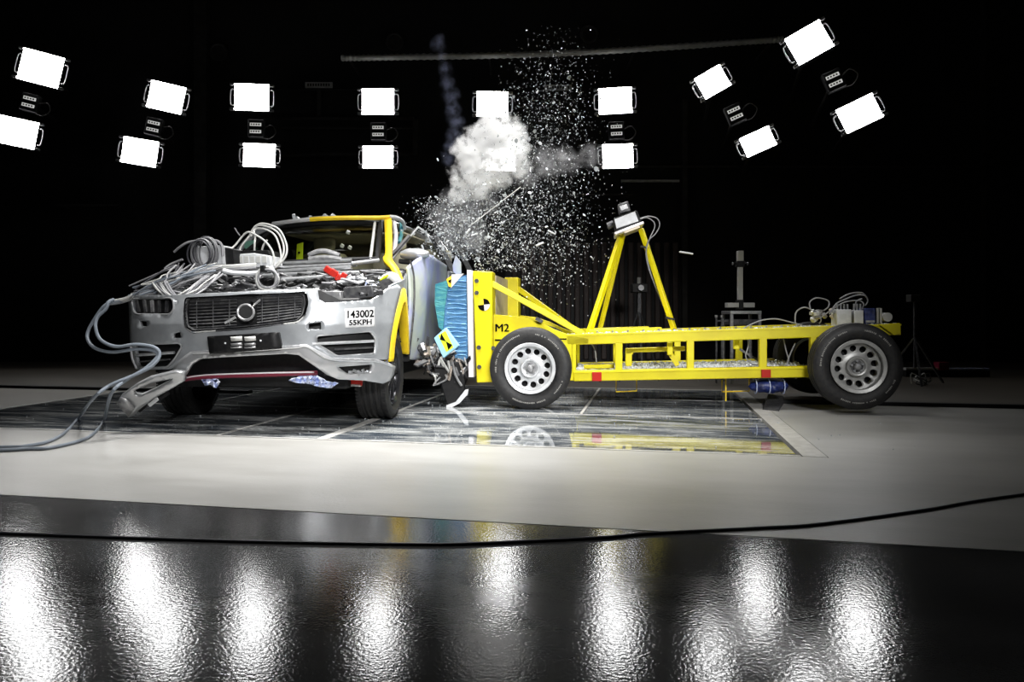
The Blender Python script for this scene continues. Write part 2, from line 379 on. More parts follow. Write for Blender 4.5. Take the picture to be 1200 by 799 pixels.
# ribbed air duct high on the wall
t = thing('air_duct', 'long ribbed flexible duct high across the back wall above the lamps', 'duct', loc=(0, 0, 0))
a = C(*[(400 - CX) / FPX * 12.6, 12.6], HC + (HZ - 68) / FPX * 12.6); b = C((918 - CX) / FPX * 12.6, 12.6, HC + (HZ - 46) / FPX * 12.6)
mid_ = (a + b) / 2 - UP * .08
P = smooth([a, mid_, b], 70); rr = [.058 if i % 2 else .045 for i in range(len(P))]
MB().tube(P, .05, 10, radii=rr).build('hose', 'wallp', t)
for f in (.03, .35, .65, .97):
    p = P[int(f * (len(P) - 1))]; MB().bar(p, p + FW * .99, .03, .03).build('bracket', 'wallf', t)
# round wall vents
for px, py, lab in ((463, 50, 'round dark vent above the duct left of the smoke'), (690, 41, 'round pale vent above the duct right of the smoke'), (257, 62, 'round dark vent above the third lamp pair'), (1185, 20, 'round vent in the top right corner')):
    t = thing('round_vent', lab, 'vent', loc=(0, 0, 0)); x, z = W(px, py); c = C(x, YB - .05, z)
    P = [c + RT * (.15 * math.cos(k * .3142)) + UP * (.15 * math.sin(k * .3142)) for k in range(20)]
    MB().tube(P, .022, 8, closed=True).build('ring', 'wallf', t); MB().cyl(c, c + FW * .049, .13, 20).build('disc', 'wallf', t)
# wall rack between the middle lamps
t = thing('wall_rack', 'dark steel wall rack between the two middle lamp pairs', 'rack', loc=(0, 0, 0))
def wseg(px0, py0, px1, py1, w_=.05, d=YB - .12, m_='wallf', name='rail'):
    (a, z), (b, y) = W(px0, py0, d), W(px1, py1, d); MB().bar(C(a, d, z), C(b, d, y), w_, w_, up=FW).build(name, m_, t)
wseg(330, 139, 485, 139); wseg(330, 150, 485, 150, .03); wseg(330, 181, 490, 181, .06); wseg(374, 104, 374, 136, .06, name='upright'); wseg(487, 140, 487, 182, .09, name='upright'); wseg(322, 105, 440, 105, .02)
def plate_sign(px, py, lab):
    x, z = W(px, py, YB - .2); t = thing('wall_sign', lab, 'sign', loc=(0, 0, 0))
    wallbox('plate', x - .25, x + .25, YB - .23, YB - .2, z - .05, z + .05, 'wallp', t)
    wallbox('bracket', x - .03, x + .03, YB - .2, YB - .004, z - .04, z + .04, 'wallf', t)
    for k in range(9): wallbox('mark', x - .21 + k * .048, x - .18 + k * .048, YB - .233, YB - .2301, z - .025, z + .025, 'wallf', t)
plate_sign(374, 100, 'small pale plate on top of the wall rack upright'); plate_sign(654, 103, 'small pale plate behind the flying shards right of the smoke')

# ============================================================ LAMPS
def floodlight(px, py, d, wpx, hpx, roll, yaw, label, pitch=0):
    c = CAMF.wor(CAMF.at(px, py, y=d)); w_, h_ = wpx / FPX * d, hpx / FPX * d
    t = thing('floodlight', label, 'lamp', loc=c, group='rows of floodlights on the back wall')
    t.rotation_euler = (Matrix.Rotation(TH + R(yaw), 3, 'Z') @ Matrix.Rotation(R(pitch), 3, 'X') @ Matrix.Rotation(R(roll), 3, 'Y')).to_euler()
    hw, hh = w_ / 2, h_ / 2
    MB().prism([(-hw, -.01, -hh), (hw, -.01, -hh), (hw, -.01, hh), (-hw, -.01, hh)], (0, .015, 0)).build('diffuser', 'glow', t)
    MB().box((-hw - .015, .006, -hh - .015), (hw + .015, .17, hh + .015)).build('housing', 'black', t, bevel=.015)
    for sx in (-1, 1):
        for sz in (-1, 1):
            MB().box((sx * (hw + .045) - .035, -.02, sz * (hh - .015) - .018), (sx * (hw + .045) + .035, .05, sz * (hh - .015) + .018)).build('corner_bracket', 'mid', t, bevel=.004)
        MB().tube(smooth([(sx * (hw + .02), .03, -hh * .6), (sx * (hw + .075), .03, -hh * .5), (sx * (hw + .075), .03, hh * .5), (sx * (hw + .02), .03, hh * .6)], 4), .011, 8).build('handle', 'mid', t)
    MB().tube([(-hw * .8, .17, 0), (-hw * .8, .26, 0), (hw * .8, .26, 0), (hw * .8, .17, 0)], .018, 8).build('yoke', 'black', t)
    MB().cyl((0, .26, 0), (0, (YB - d) * .97, 0), .03, 8).build('mounting_arm', 'wallf', t)
    return t
LP = [  # upper lamp, lower lamp: px, py, width, height, roll; then distance, yaw and place
    ((48, 80, 43, 37, 12), (20, 155, 41, 32, 10), 12.3, 14, 'far left pair'),
    ((195, 114, 38, 32, 11), (164, 178, 38, 30, 8), 12.4, 10, 'second pair from left'),
    ((295, 114, 39, 31, 1), (304, 182, 36, 27, 1), 12.4, 4, 'third pair from left, above the car'),
    ((443, 119, 37, 30, 0), (443, 184, 35, 26, 0), 12.4, 0, 'fourth pair from left, above the windscreen'),
    ((577, 122, 36, 29, 1), (587, 187, 34, 26, 0), 12.4, 0, 'pair in the smoke'),
    ((721, 118, 38, 30, -2), (724, 183, 35, 28, -1), 12.4, -4, 'pair left of the tripod head'),
    ((835, 96, 32, 28, -28), (888, 166, 35, 24, -23), 11.3, -12, 'tilted pair beyond the tripod'),
    ((948, 50, 42, 36, -27), (1007, 133, 42, 31, -24), 10.8, -16, 'tilted pair at far right')]
for u, l, d, yaw, nm in LP:
    floodlight(u[0], u[1], d, u[2], u[3], u[4], yaw, 'square white glowing floodlight, upper of the ' + nm.split(',')[0])
    floodlight(l[0], l[1], d, l[2], l[3], l[4], yaw, 'square white glowing floodlight, lower of the ' + nm.split(',')[0])
    mx = (u[0] + l[0]) / 2, (u[1] + l[1]) / 2; dr = V((l[0] - u[0], 0, -(l[1] - u[1]))).normalized(); rl = u[4]
    t = thing('power_pack', 'dark power pack with two label plates given added glow in the ' + nm.split(',')[0], 'power pack', loc=CAMF.wor(CAMF.at(mx[0], mx[1] + 2, y=d)), group='power packs between the floodlights')
    t.rotation_euler = (0, 0, TH + R(yaw))
    t.rotation_euler = (Matrix.Rotation(TH + R(yaw), 3, 'Z') @ Matrix.Rotation(R(rl if abs(rl) < 20 else rl * .8), 3, 'Y')).to_euler()
    MB().box((-.13, 0, -.15), (.13, .14, .15)).build('case', 'black', t, bevel=.012)
    MB().cyl((0, .14, 0), (0, (YB - d) * .97, 0), .03, 8).build('mounting_arm', 'wallf', t)
    for z in (.06, -.06):
        lb = MB().box((-.095, -.012, z - .026), (.095, -.002, z + .026)).build('glow_plate', 'glow_plate', t)
        for k in range(4): MB().box((-.08 + k * .042, -.015, z - .012), (-.055 + k * .042, -.0125, z + .012)).build('mark', 'dark', lb)
    MB().tube(smooth([(.13, .05, .02), (.26, .03, .06), (.33, .03, -.06), (.22, .05, -.16), (.1, .08, -.14)], 6), .010, 6).build('cable', 'wallf', t)

# ============================================================ THE CRASHED CAR
car = thing('crashed_car', 'silver car without bonnet facing us, hit on its side by the yellow trolley', 'car', CAR)
A = CAR.at
def fy(x, z):                                    # the nose: plan curve plus lean
    y = -.93 + .10 * x * x + (.17 if x < 0 else .27) * abs(x) ** 4
    if z > .8: y += (z - .8) * .28
    if z < .5: y += (.5 - z) * .25
    return y
def nose(off=0):
    def fn(px, py):
        y = -.8
        for _ in range(14):
            p = A(px, py, y=y); y = .5 * y + .5 * (fy(p.x, p.z) + off)
        return A(px, py, y=y)
    return fn
N0 = nose()
def npoly(L, off, closed=True): return [nose(off)(a, b) for a, b in L]
GR = rpoly([(218, 349.5), (290, 346), (358, 343), (360, 355), (356, 370), (349, 376.5), (290, 384), (226, 388.5), (218, 383), (216, 366)], 3)
VR = rpoly([(371, 393.5), (434, 388), (440, 397), (439, 414), (395, 417), (371, 402)], 3)
VL = rpoly([(158, 404), (210, 402), (213, 406), (205, 420), (196, 430), (162, 430)], 3)
HL = rpoly([(154.5, 350), (202.5, 349), (204, 362), (199, 368.5), (157, 368)], 5)
outer = [(150.5, 352), (154, 346), (204, 345.5), (218, 344.5), (290, 341.5), (358, 339), (372, 338), (374, 350.5), (381, 355), (405, 353.6), (435, 351), (444, 346), (452, 339), (466, 333), (471, 338),
         (464, 365), (458, 395), (455, 421), (438, 422), (388, 422), (374, 415), (358, 407), (330, 408), (245, 414), (228, 416), (214, 421), (208, 427), (200, 433), (160, 433), (152.5, 405)]
HS = [rpoly([(361.5, 379), (376, 377), (376.5, 386), (362, 386)], 1), rpoly([(163, 375.5), (171.5, 376), (172, 382.5), (165, 382)], 1), rpoly([(203, 391), (211, 389), (212, 396), (203, 396)], 1)]
bump = panel(outer, [GR, VR, VL, HL] + HS, N0, 8).build('bumper', 'silver', car, solid=.02, sharp=50)
def bumper_crease(L, off=-.006, r=.006, m='silver2', name='crease'): MB().tube(smooth(npoly(L, off), 4), r, 6).build(name, m, bump)
panel([(150, 347), (375, 340), (400, 352), (440, 349), (455, 345), (452, 419), (380, 422), (340, 412), (225, 418), (200, 431), (156, 431)], [], nose(.09), 14).build('dark_backing', 'black', car)  # black backing sheet put in so the openings look dark inside
# grille
def closed(L, off, r, name, m, par=car): return MB().tube(npoly(L, off), r, 6, closed=True).build(name, m, par)
gs = closed(GR, -.008, .011, 'grille_surround', 'chrome')
closed([((a - 288) * .975 + 288, (b - 366) * .93 + 366) for a, b in GR], .01, .008, 'inner_surround', 'dark', gs)
gb = panel(GR, [], nose(.05), 16).build('grille_mesh', 'black', car)
def gedge(f, k):                                 # point across (0..1) and down (0..1) inside the grille
    tx = 221 + (355 - 221) * f; top = 351.5 - 6 * f; bot = 386 - 14 * f + 6 * math.sin(math.pi * f) * .4; return tx, top + (bot - top) * k
for i in range(9):
    k = (i + .5) / 9; L = [gedge(f, k) for f in (0.01, .2, .42)]; MB().tube(npoly(L, .028), .0065, 5).build('slat', 'dark', gb)
    L = [gedge(f, k) for f in (.6, .8, .985)]; MB().tube(npoly(L, .028), .0065, 5).build('slat', 'dark', gb)
for i in range(7):
    f = (i + .5) / 7
    if .44 < f < .58: continue
    MB().tube(npoly([gedge(f, .03), gedge(f, .97)], .016), .004, 5).build('upright', 'dark', gb)
cxx, cyy = 288, 366
em = MB().tube(npoly([(cxx + 9.5 * math.cos(k * .3491), cyy + 9 * math.sin(k * .3491)) for k in range(18)], -.012), .010, 8, closed=True).build('emblem_ring', 'mid', gb)
MB().tube(npoly([(cxx + 6.5, cyy - 6), (cxx + 10, cyy - 10)], -.014), .008, 6).build('emblem_arrow', 'chrome', gb)
MB().prism(npoly([(293, 353), (297, 354), (299, 360), (296, 361)], -.015), (0, .01, 0)).build('emblem_arrow_head', 'chrome', gb)
MB().cyl(nose(-.004)(cxx, cyy), nose(.02)(cxx, cyy), .045, 18).build('emblem_disc', 'black', gb)
MB().tube(npoly([(263.5, 378.5), (276, 371.5)], .0), .010, 6).build('diagonal_bar', 'alu', gb); MB().tube(npoly([(297, 358), (305, 351)], .0), .008, 6).build('diagonal_bar', 'mid', gb)
# vents
for L, ys_, par in ((VR, ((366, 403, 438, 399.5), (392, 409.5, 438, 407)), 'right'), (VL, ((160, 416, 204, 413), (161, 424, 199, 421)), 'left')):
    v = panel(L, [], nose(.05), 16).build('lower_vent', 'black', car)
    closed(L, -.003, .006, 'vent_rim', 'silver2', v)
    for i, (a, b, c, d) in enumerate(ys_): MB().tube(npoly([(a, b), ((a + c) / 2, (b + d) / 2), (c, d)], -.004 if i == 0 else .02), .012 if i == 0 else .008, 6).build('vent_bar', 'alu' if i == 0 else 'dark', v)
hp = panel(HL, [], nose(.07), 16).build('headlamp_pocket', 'black', car)
closed(HL, -.003, .007, 'pocket_rim', 'silver2', hp)
for k in range(5): MB().bar(nose(.05)(160 + 9 * k, 352), nose(.06)(163 + 8 * k, 366), .02, .02, up=(1, 0, .3)).build('bracket', 'dark' if k != 2 else 'mid', hp)
# number plate carrier
pc = panel(rpoly([(242.5, 394), (325.5, 389), (329.5, 408.5), (245.5, 415)], 1.5), [], nose(-.075), 16).build('plate_carrier', 'black', car, solid=.05)
for a in ((270, 283), (286, 299)):
    for (t0, t1) in ((394.3, 399.5), (402, 404.6), (406.3, 408)):
        q = panel([(a[0], t0 + .4), (a[1], t0 - .4), (a[1] + .8, t1 - .4), (a[0] + .8, t1 + .4)], [], nose(-.081), 20).build('clip', 'mid' if t0 > 400 else 'label', pc, solid=.006)
for a, b in ((264, 402), (305.5, 399)): MB().cyl(nose(-.088)(a, b), nose(-.076)(a, b), .007, 10).build('screw', 'alu', pc)
# crash test sticker
q = [(404, 362), (439, 360), (439.5, 382.5), (404.5, 384)]
sk = panel(q, [], nose(-.005), 4).build('test_sticker', 'paint_white', car, solid=.002)
def place_on(cx_, cy_, slope, off):              # letters laid on the nose surface, px per unit = 1
    f = nose(off)
    return lambda u, v: f(cx_ + u, cy_ - v - slope * u)
text_mesh('lettering', '143002', 11.8, 'paint_black', sk, place_on(421.8, 368.2,  .045, -.014), .001, .3, .93)
text_mesh('lettering', '55KPH', 8.2, 'paint_black', sk, place_on(422.5, 377.8,  .045, -.014), .001, .22, 1.15)
# skid trim
SKD = [(223, 412), (262, 409), (345, 404.5), (358, 403.5), (366, 407), (390, 419.5), (440, 420.5), (455, 425), (463.5, 429), (462, 438), (457, 446), (449, 449.5), (428, 446), (396, 444.5),
       (383, 439), (370, 430), (350, 416), (335, 414.5), (262, 418.5), (234, 420.5), (225, 426), (215, 441), (206, 446), (200, 440), (203, 431), (212, 420)]
FOG = rpoly([(396, 430), (437, 427), (434, 437), (408, 438.5)], 2)
skid = panel(SKD, [FOG], nose(-.035), 7).build('skid_trim', 'silver2', car, solid=.035, sharp=50)
fg = panel(FOG, [], nose(.02), 12).build('fog_recess', 'black', skid)
for k in range(5): MB().cbox(nose(.0)(411 + k * 5, 436 - (k % 2) * 1.4), (.03, .02, .02), (0, 20 * k, 0)).build('broken_lens', 'alu', fg)
MB().tube(smooth(npoly([(226, 414), (290, 411), (345, 407.5), (360, 406.5), (388, 421.5), (440, 423.5), (460, 430)], -.045), 5), .007, 6).build('trim_edge', 'alu', skid)
HG = [(215, 437), (205, 436), (176, 443), (160, 451), (141, 465), (137, 473), (150, 489), (157, 487), (163, 480), (180, 467), (200, 456), (217, 446)]
hang = panel(HG, [[(155, 459), (175, 449.5), (203, 443.5), (200, 447), (180, 457.5), (165, 464), (158, 463)]], lambda a, b: A(a, b, y=-.98 + (a - 215) * .002 + (b - 450) * .002), 7).build('torn_skid_corner', 'silver2', car, solid=.05, sharp=50)
panel([(141, 465.5), (137, 473), (150, 489), (158, 478), (150, 469)], [], lambda a, b: A(a, b, y=-1.0 + (a - 215) * .002 + (b - 450) * .002), 20).build('torn_end', 'mid', hang, solid=.01)
for k in range(3): MB().bar(A(163 + 12 * k, 482 - 7 * k, y=-.95), A(172 + 13 * k, 474 - 7 * k, y=-.93), .03, .025).build('broken_clip', 'black' if k % 2 == 0 else 'white', hang)
# lower opening
panel([(214, 430), (226, 419), (345, 413), (375, 432), (395, 443), (380, 453), (225, 452), (210, 444)], [], nose(.22), 20).build('lower_opening', 'black', car)
MB().tube(smooth(npoly([(205, 446), (240, 441.5), (310, 439), (372, 437)], .12), 4), .018, 8).build('impact_beam', 'maroon', car)
MB().tube(smooth(npoly([(212, 444), (240, 439.5), (310, 437), (368, 436)], .10), 4), .006, 6).build('beam_edge', 'pink', car)
MB().box((-.78, -.62, .30), (.80, 3.7, .42)).build('undertray', 'black', car, bevel=.02)
for a, b, c, d, m_ in ((400, 444, 424, 452, 'red'), (402, 449.5, 423, 453, 'clight')):
    MB().prism([A(a, b, y=-.55), A(c, b + 1, y=-.55), A(c - 1, d, y=-.55), A(a, d - 1, y=-.55)], (0, .03, 0)).build('sill_marker', m_, car)
for L in ([(338, 446), (350, 441), (372, 440), (382, 446), (396, 449), (388, 455), (376, 453), (356, 449)], [(236, 444), (250, 441), (258, 447), (254, 455), (247, 451), (240, 452)]):
    panel(L, [], lambda a, b: A(a, b, y=-.72 + .03 * math.sin(a * .9) + .02 * math.sin(b * 1.3)), 5).build('torn_tape', 'purple', car, solid=.006)
# wheel arches, wings
archo = [(-.42, .50), (-.36, .70), (-.22, .92), (-.04, 1.09), (.12, 1.0), (.28, .78), (.38, .52)]
archi = [(-.34, .50), (-.28, .68), (-.17, .85), (-.04, .975), (.08, .90), (.22, .72), (.32, .52)]
def xs_(y): return 1.06 + (.02 if -.2 < y < .3 else 0)
so, si = smooth([(y, z, 0) for y, z in archo], 5), smooth([(y, z, 0) for y, z in archi], 5)
mb = MB(); k = len(so)
for j, (o_, i_) in enumerate(zip(so, si)): q_ = 1.07 - .22 * max(0, i_.x); mb.v += [V((q_, o_.x, o_.y)), V((q_ + .008, i_.x, i_.y)), V((q_ - .07, i_.x + .01, i_.y))]
for j in range(k - 1): mb.f += [(3 * j, 3 * j + 1, 3 * j + 4, 3 * j + 3), (3 * j + 1, 3 * j + 2, 3 * j + 5, 3 * j + 4)]
mb.build('wheel_arch_tape', 'yellow2', car, solid=.012)
out = [(-.44, .50), (-.44, .96), (-.36, 1.10), (.1, 1.17), (.38, 1.24), (.44, 1.22), (.43, .50)]
f = MB(); hole = [(p.x, p.y) for p in so]
poly = [(-.42, .50)] + out + hole[::-1][:-1]
f.prism([(1.06 - .22 * max(0, y), y, z) for y, z in poly[1:]], (-.02, 0, 0)); f.build('wing', 'silver', car)
def arch_side(x, y0, y1, zb, zt, yc, name, m_, ext):
    P = [(y0, zb), (y0, zt), (y1, zt), (y1, zb)]; L = [(yc + .46, zb)] + [(yc + .46 * math.cos(t * math.pi / 10), .42 + .44 * math.sin(t * math.pi / 10)) for t in range(11)] + [(yc - .46, zb)]
    MB().prism([(x, y, z) for y, z in P + L], (ext, 0, 0)).build(name, m_, car, bevel=.01)
arch_side(-1.02, -.42, .62, .42, 1.10, 0, 'wing', 'silver', .03)
arch_side(-1.02, 2.0, 3.9, .40, 1.36, 2.98, 'rear_side_panel', 'silver', .03); arch_side(.96, 2.0, 3.9, .40, 1.36, 2.98, 'rear_side_panel', 'silver', .03)
MB().box((-1.02, .63, .42), (-.98, 1.99, 1.34)).build('door', 'silver', car, bevel=.015)
MB().box((-1.0, 3.9, .45), (.98, 3.98, 1.36)).build('tailgate', 'silver', car, bevel=.02)
# crushed door, chalk marked
rows = [[(.985, .40, 1.30), (1.03, .62, 1.40), (1.03, 1.0, 1.46), (.97, 1.5, 1.46), (.97, 1.99, 1.42)],
        [(1.00, .40, 1.12), (1.07, .64, 1.18), (1.03, 1.0, 1.2), (.95, 1.5, 1.2), (.96, 1.99, 1.2)],
        [(1.00, .40, .9), (1.06, .66, .92), (1.0, 1.05, .92), (.93, 1.5, .92), (.95, 1.99, .92)],
        [(.98, .40, .66), (1.02, .68, .64), (.98, 1.05, .62), (.94, 1.5, .62), (.96, 1.99, .62)],
        [(.95, .40, .47), (.98, .68, .45), (.96, 1.05, .44), (.95, 1.5, .44), (.96, 1.99, .44)]]
door = loft(rows, 6, 5).build('crushed_door', 'chalk', car, solid=.03)
for i in range(26):                              # mangled sill
    y = .45 + rnd.random() * 1.1; a = V((.95 + rnd.random() * .2, y, .40 + rnd.random() * .18)); b = a + V((rnd.uniform(-.1, .14), rnd.uniform(-.16, .16), rnd.uniform(-.1, .1)))
    MB().bar(a, b, rnd.uniform(.02, .06), rnd.uniform(.01, .04), up=(rnd.random(), rnd.random(), 1)).build('crumpled_sill_piece', rnd.choice(['mangled', 'mangled', 'dark', 'beige', 'mid']), car)
MB().tube(smooth([(1.0, .40, 1.36), (1.03, .42, 1.2), (1.03, .41, .9), (.99, .40, .5)], 5), .009, 6).build('door_edge', 'dark', car)
# windscreen, roof
TL, TR_, BR, BL = A(322, 268, y=1.22), A(446, 261, y=1.22), A(442, 304, y=.55), A(266, 314, y=.55)
def wsp(u, v):
    p = (TL * (1 - u) + TR_ * u) * (1 - v) + (BL * (1 - u) + BR * u) * v; p.y -= .16 * math.sin(math.pi * u); return p
mb = MB(); mb.add([wsp(i / 12, j / 6) for j in range(7) for i in range(13)], [(j * 13 + i, j * 13 + i + 1, j * 13 + i + 14, j * 13 + i + 13) for j in range(6) for i in range(12)])
ws = mb.build('windscreen', 'glass', car)
per = [wsp(i / 12, 0) for i in range(13)] + [wsp(1, j / 6) for j in range(1, 6)] + [wsp(1 - i / 12, 1) for i in range(13)] + [wsp(0, 1 - j / 6) for j in range(1, 6)]
MB().tube(per, .028, 6, closed=True).build('seal', 'black', ws)
MB().tube([wsp(.985, j / 6) + V((-.03, -.03, 0)) for j in range(7)], .014, 6).build('reveal_strip', 'clight', ws)  # pale reveal line beside the right-hand seal
mb = MB()
r0 = [wsp(i / 12, 0) + V((0, -.03, .035)) for i in range(13)]
rows = [[p + V((0, dy, dz + .04 * math.sin(math.pi * i / 12))) for i, p in enumerate(r0)] for dy, dz in ((0, 0), (.3, .04), (1.2, .05), (2.2, .0), (2.6, -.06))]
mb.add([p for r_ in rows for p in r_], [(j * 13 + i, j * 13 + i + 1, j * 13 + i + 14, j * 13 + i + 13) for j in range(4) for i in range(12)])
roof = mb.build('roof', 'silver', car, solid=.03)
MB().tube([p + V((0, -.01, .01)) for p in r0[:6]], .022, 6).build('header_edge', 'paint_white', roof)
MB().tube([p + V((0, -.01, .01)) for p in r0[5:]] + [A(457, 254.5, y=1.2)], .024, 6).build('header_tape', 'yellow2', roof)
for i in range(7): MB().cbox(r0[3] + V((rnd.uniform(-.15, .4), rnd.uniform(0, .3), .06)), (.05, .04, .03), (rnd.random() * 90, rnd.random() * 90, rnd.random() * 90)).build('shattered_trim', 'shard', roof)
MB().tube(smooth([A(456, 254, y=1.2), A(464, 255, y=1.3), A(472, 260, y=1.5), A(474, 268, y=1.6)], 5), .022, 6).build('roof_edge', 'white', roof)
MB().tube(smooth([A(r_[0], r_[1], y=1.25) for r_ in ((318, 266), (303, 272), (290, 282), (276, 298), (262, 314))], 4), .03, 6).build('windscreen_pillar', 'silver', car)
PL = [(450, 255, 1.2), (451, 275, .95), (451.5, 296, .62), (449, 303, .5), (458, 314, .42), (467, 330, .3)]
PRr = [(458.5, 255, 1.2), (459, 275, .95), (459, 296, .62), (460, 304, .5), (468, 316, .42), (475, 334, .3)]
mb = MB(); a_, b_ = smooth([A(a, b, y=c) for a, b, c in PL], 4), smooth([A(a, b, y=c) for a, b, c in PRr], 4); k = len(a_)
mb.add(a_ + b_ , [(i, i + 1, k + i + 1, k + i) for i in range(k - 1)]); mb.build('windscreen_pillar_tape', 'yellow2', car, solid=.05)
MB().tube(smooth([A(461, 258, y=1.3), A(464, 275, y=1.2), A(462, 296, y=.9)], 5), .022, 6).build('pillar_trim', 'pink', car)
MB().tube(smooth([A(470, 261, y=1.6), A(470, 275, y=1.5), A(467, 284, y=1.4)], 5), .022, 6).build('side_window_remnant', 'teal', car)
for L in ([(460, 303, .7), (475, 284, .8), (490, 266, .9)], [(490, 266, .9), (499, 273, .95), (504, 283, 1.0)], [(494, 287, .9), (500, 302, .9)], [(459, 299, .7), (480, 276, .8)]):
    MB().tube(smooth([A(a, b, y=c) for a, b, c in L], 4), .010 if L[0][1] != 299 else .02, 6).build('bent_window_frame', 'alu' if L[0][1] != 299 else 'dark', car)
for (x, y0, y1) in ((-.66, 2.1, 2.2), (-.66, 3.5, 3.7), (.70, 2.3, 2.45), (.70, 3.5, 3.7)): MB().bar((x * 1.38, y0, 1.34), (x, y1, 1.80), .1, .05).build('roof_pillar', 'dark', car)
MB().add([(-.93, .7, 1.36), (-.93, 3.6, 1.36), (-.68, 3.4, 1.78), (-.68, 1.5, 1.78)], [(0, 1, 2, 3)]).build('side_window', 'sideglass', car, solid=.006)
MB().add([(.93, 2.4, 1.36), (.93, 3.6, 1.36), (.70, 3.4, 1.80), (.70, 2.4, 1.80)], [(0, 1, 2, 3)]).build('side_window', 'sideglass', car, solid=.006)
MB().add([(-.85, 3.9, 1.36), (.85, 3.9, 1.36), (.62, 3.75, 1.78), (-.62, 3.75, 1.78)], [(0, 1, 2, 3)]).build('rear_window', 'sideglass', car, solid=.006)
# cabin
MB().box((-.9, .6, 1.05), (.9, 1.2, 1.30)).build('dashboard', 'black', car, bevel=.05)
for x in (-.40, .42):
    s_ = MB().box((x - .25, 1.75, .85), (x + .25, 1.95, 1.56)).build('seat', 'seat', car, bevel=.06)
    MB().box((x - .12, 1.78, 1.59), (x + .12, 1.9, 1.74)).build('head_restraint', 'seat', s_, bevel=.04)
MB().box((-.85, 2.55, .8), (.85, 2.8, 1.66)).build('rear_bench', 'interior', car, bevel=.05)
MB().box((-.7, 1.5, 1.73), (.62, 3.6, 1.745)).build('roof_lining', 'interior', car)
ls = MB().prism([A(348, 286, y=.9), A(354.5, 284, y=.9), A(354, 305, y=.9), A(347, 305, y=.9)], (0, .02, 0)).build('marker_strip', 'lime', car)
MB().cyl(A(350.5, 296, y=.895), A(350.5, 296, y=.91), .012, 10).build('dot', 'paint_black', ls)
MB().prism([A(287, 283, y=.9), A(297, 281, y=.9), A(298, 291, y=.9), A(286, 291, y=.9)], (0, .02, 0)).build('green_moulding', 'green', car)
for a, b in ((408, 272), (401, 288), (410, 290)): MB().cbox(A(a, b, y=.95), (.03, .03, .03), (30, 20, 40)).build('lens_dot', 'white', car)
# door mirror
mr = MB(); c = A(486, 298, y=.72)
prof = [(0.0, -.15), (.035, -.14), (.062, -.08), (.068, 0), (.06, .08), (.03, .14), (0, .15)]
mr.lathe(prof, (0, 0, 0), 'x', 20); mr.v = [V((p.x * .95, p.y * 1.1, p.z * .85)) + c for p in mr.v]
mir = mr.build('door_mirror', 'silver2', car)
MB().cbox(c + V((-.03, .02, -.075)), (.24, .12, .045), (0, 6, 0)).build('mirror_foot', 'black', mir, bevel=.012)
# engine bay
MB().box((-.86, -.55, .45), (.88, .50, 1.0)).build('engine_block', 'black', car, bevel=.03)
MB().box((-.92, .45, .9), (.92, .60, 1.27)).build('scuttle', 'dark', car, bevel=.02)
MB().tube(smooth([A(*p, y=-.66) for p in ((214, 352), (250, 348), (300, 344), (340, 342.5), (374, 341))], 5), .022, 8).build('radiator_crossbar', 'white', car)
MB().tube(smooth([A(*p, y=-.45) for p in ((262, 317), (275, 320), (300, 320), (320, 314))], 5), .020, 8).build('bay_crossbar', 'white', car)
for p, q in (((292, 311, .35), (412, 305, .35)), ((288, 315.5, .25), (418, 310, .25)), ((285, 320, .15), (412, 313.5, .15)), ((296, 324, .0), (395, 319, .0)), ((412, 309, .2), (444, 305, .35)), ((330, 328, -.2), (400, 323, -.1)), ((398, 320, .1), (440, 319, .1))):
    MB().cyl(A(p[0], p[1], y=p[2]), A(q[0], q[1], y=q[2]), .019, 10).build('bay_tube', 'alu', car)
MB().tube(smooth([A(*p, y=.4) for p in ((362, 299), (372, 295), (382, 294.5), (398, 299.5))], 4), .024, 8).build('rolled_cover', 'mid', car)
MB().tube(smooth([A(*p, y=.35) for p in ((362, 303.5), (380, 301.5), (400, 304))], 4), .022, 8).build('rolled_cover', 'mid', car)
for a, b, r_ in ((384, 316, .035), (391, 320, .04), (398, 326, .04), (403, 323, .03), (236, 330, .04), (240, 336, .03)):
    MB().cbox(A(a, b, y=-.15), (r_ * 1.6, r_, r_ * 1.5), (10, 35, 20)).build('red_valve', 'maroon' if a < 300 else 'red', car, bevel=.006)
MB().prism([A(*p, y=-.55) for p in ((377, 341), (399, 341), (400, 352), (380, 353))], (0, .12, 0)).build('ballast_case', 'mid', car, bevel=.006)
MB().prism([A(*p, y=-.50) for p in ((402, 337), (436, 334), (438, 348), (403, 352))], (0, .2, 0)).build('lamp_tray', 'dark', car, bevel=.006)
for L in ([(444, 329), (450, 322), (459, 318), (467, 322), (473, 333), (466, 335), (462, 331), (456, 326.5), (449, 327.5)],):
    panel(L, [], lambda a, b: A(a, b, y=-.1 + (a - 444) * .006), 5).build('wing_flange', 'white', car, solid=.02)
panel([(444, 329), (450, 322.5), (456, 321), (453, 326)], [], lambda a, b: A(a, b, y=-.12 + (a - 444) * .006), 5).build('wing_tape', 'lime', car, solid=.004)
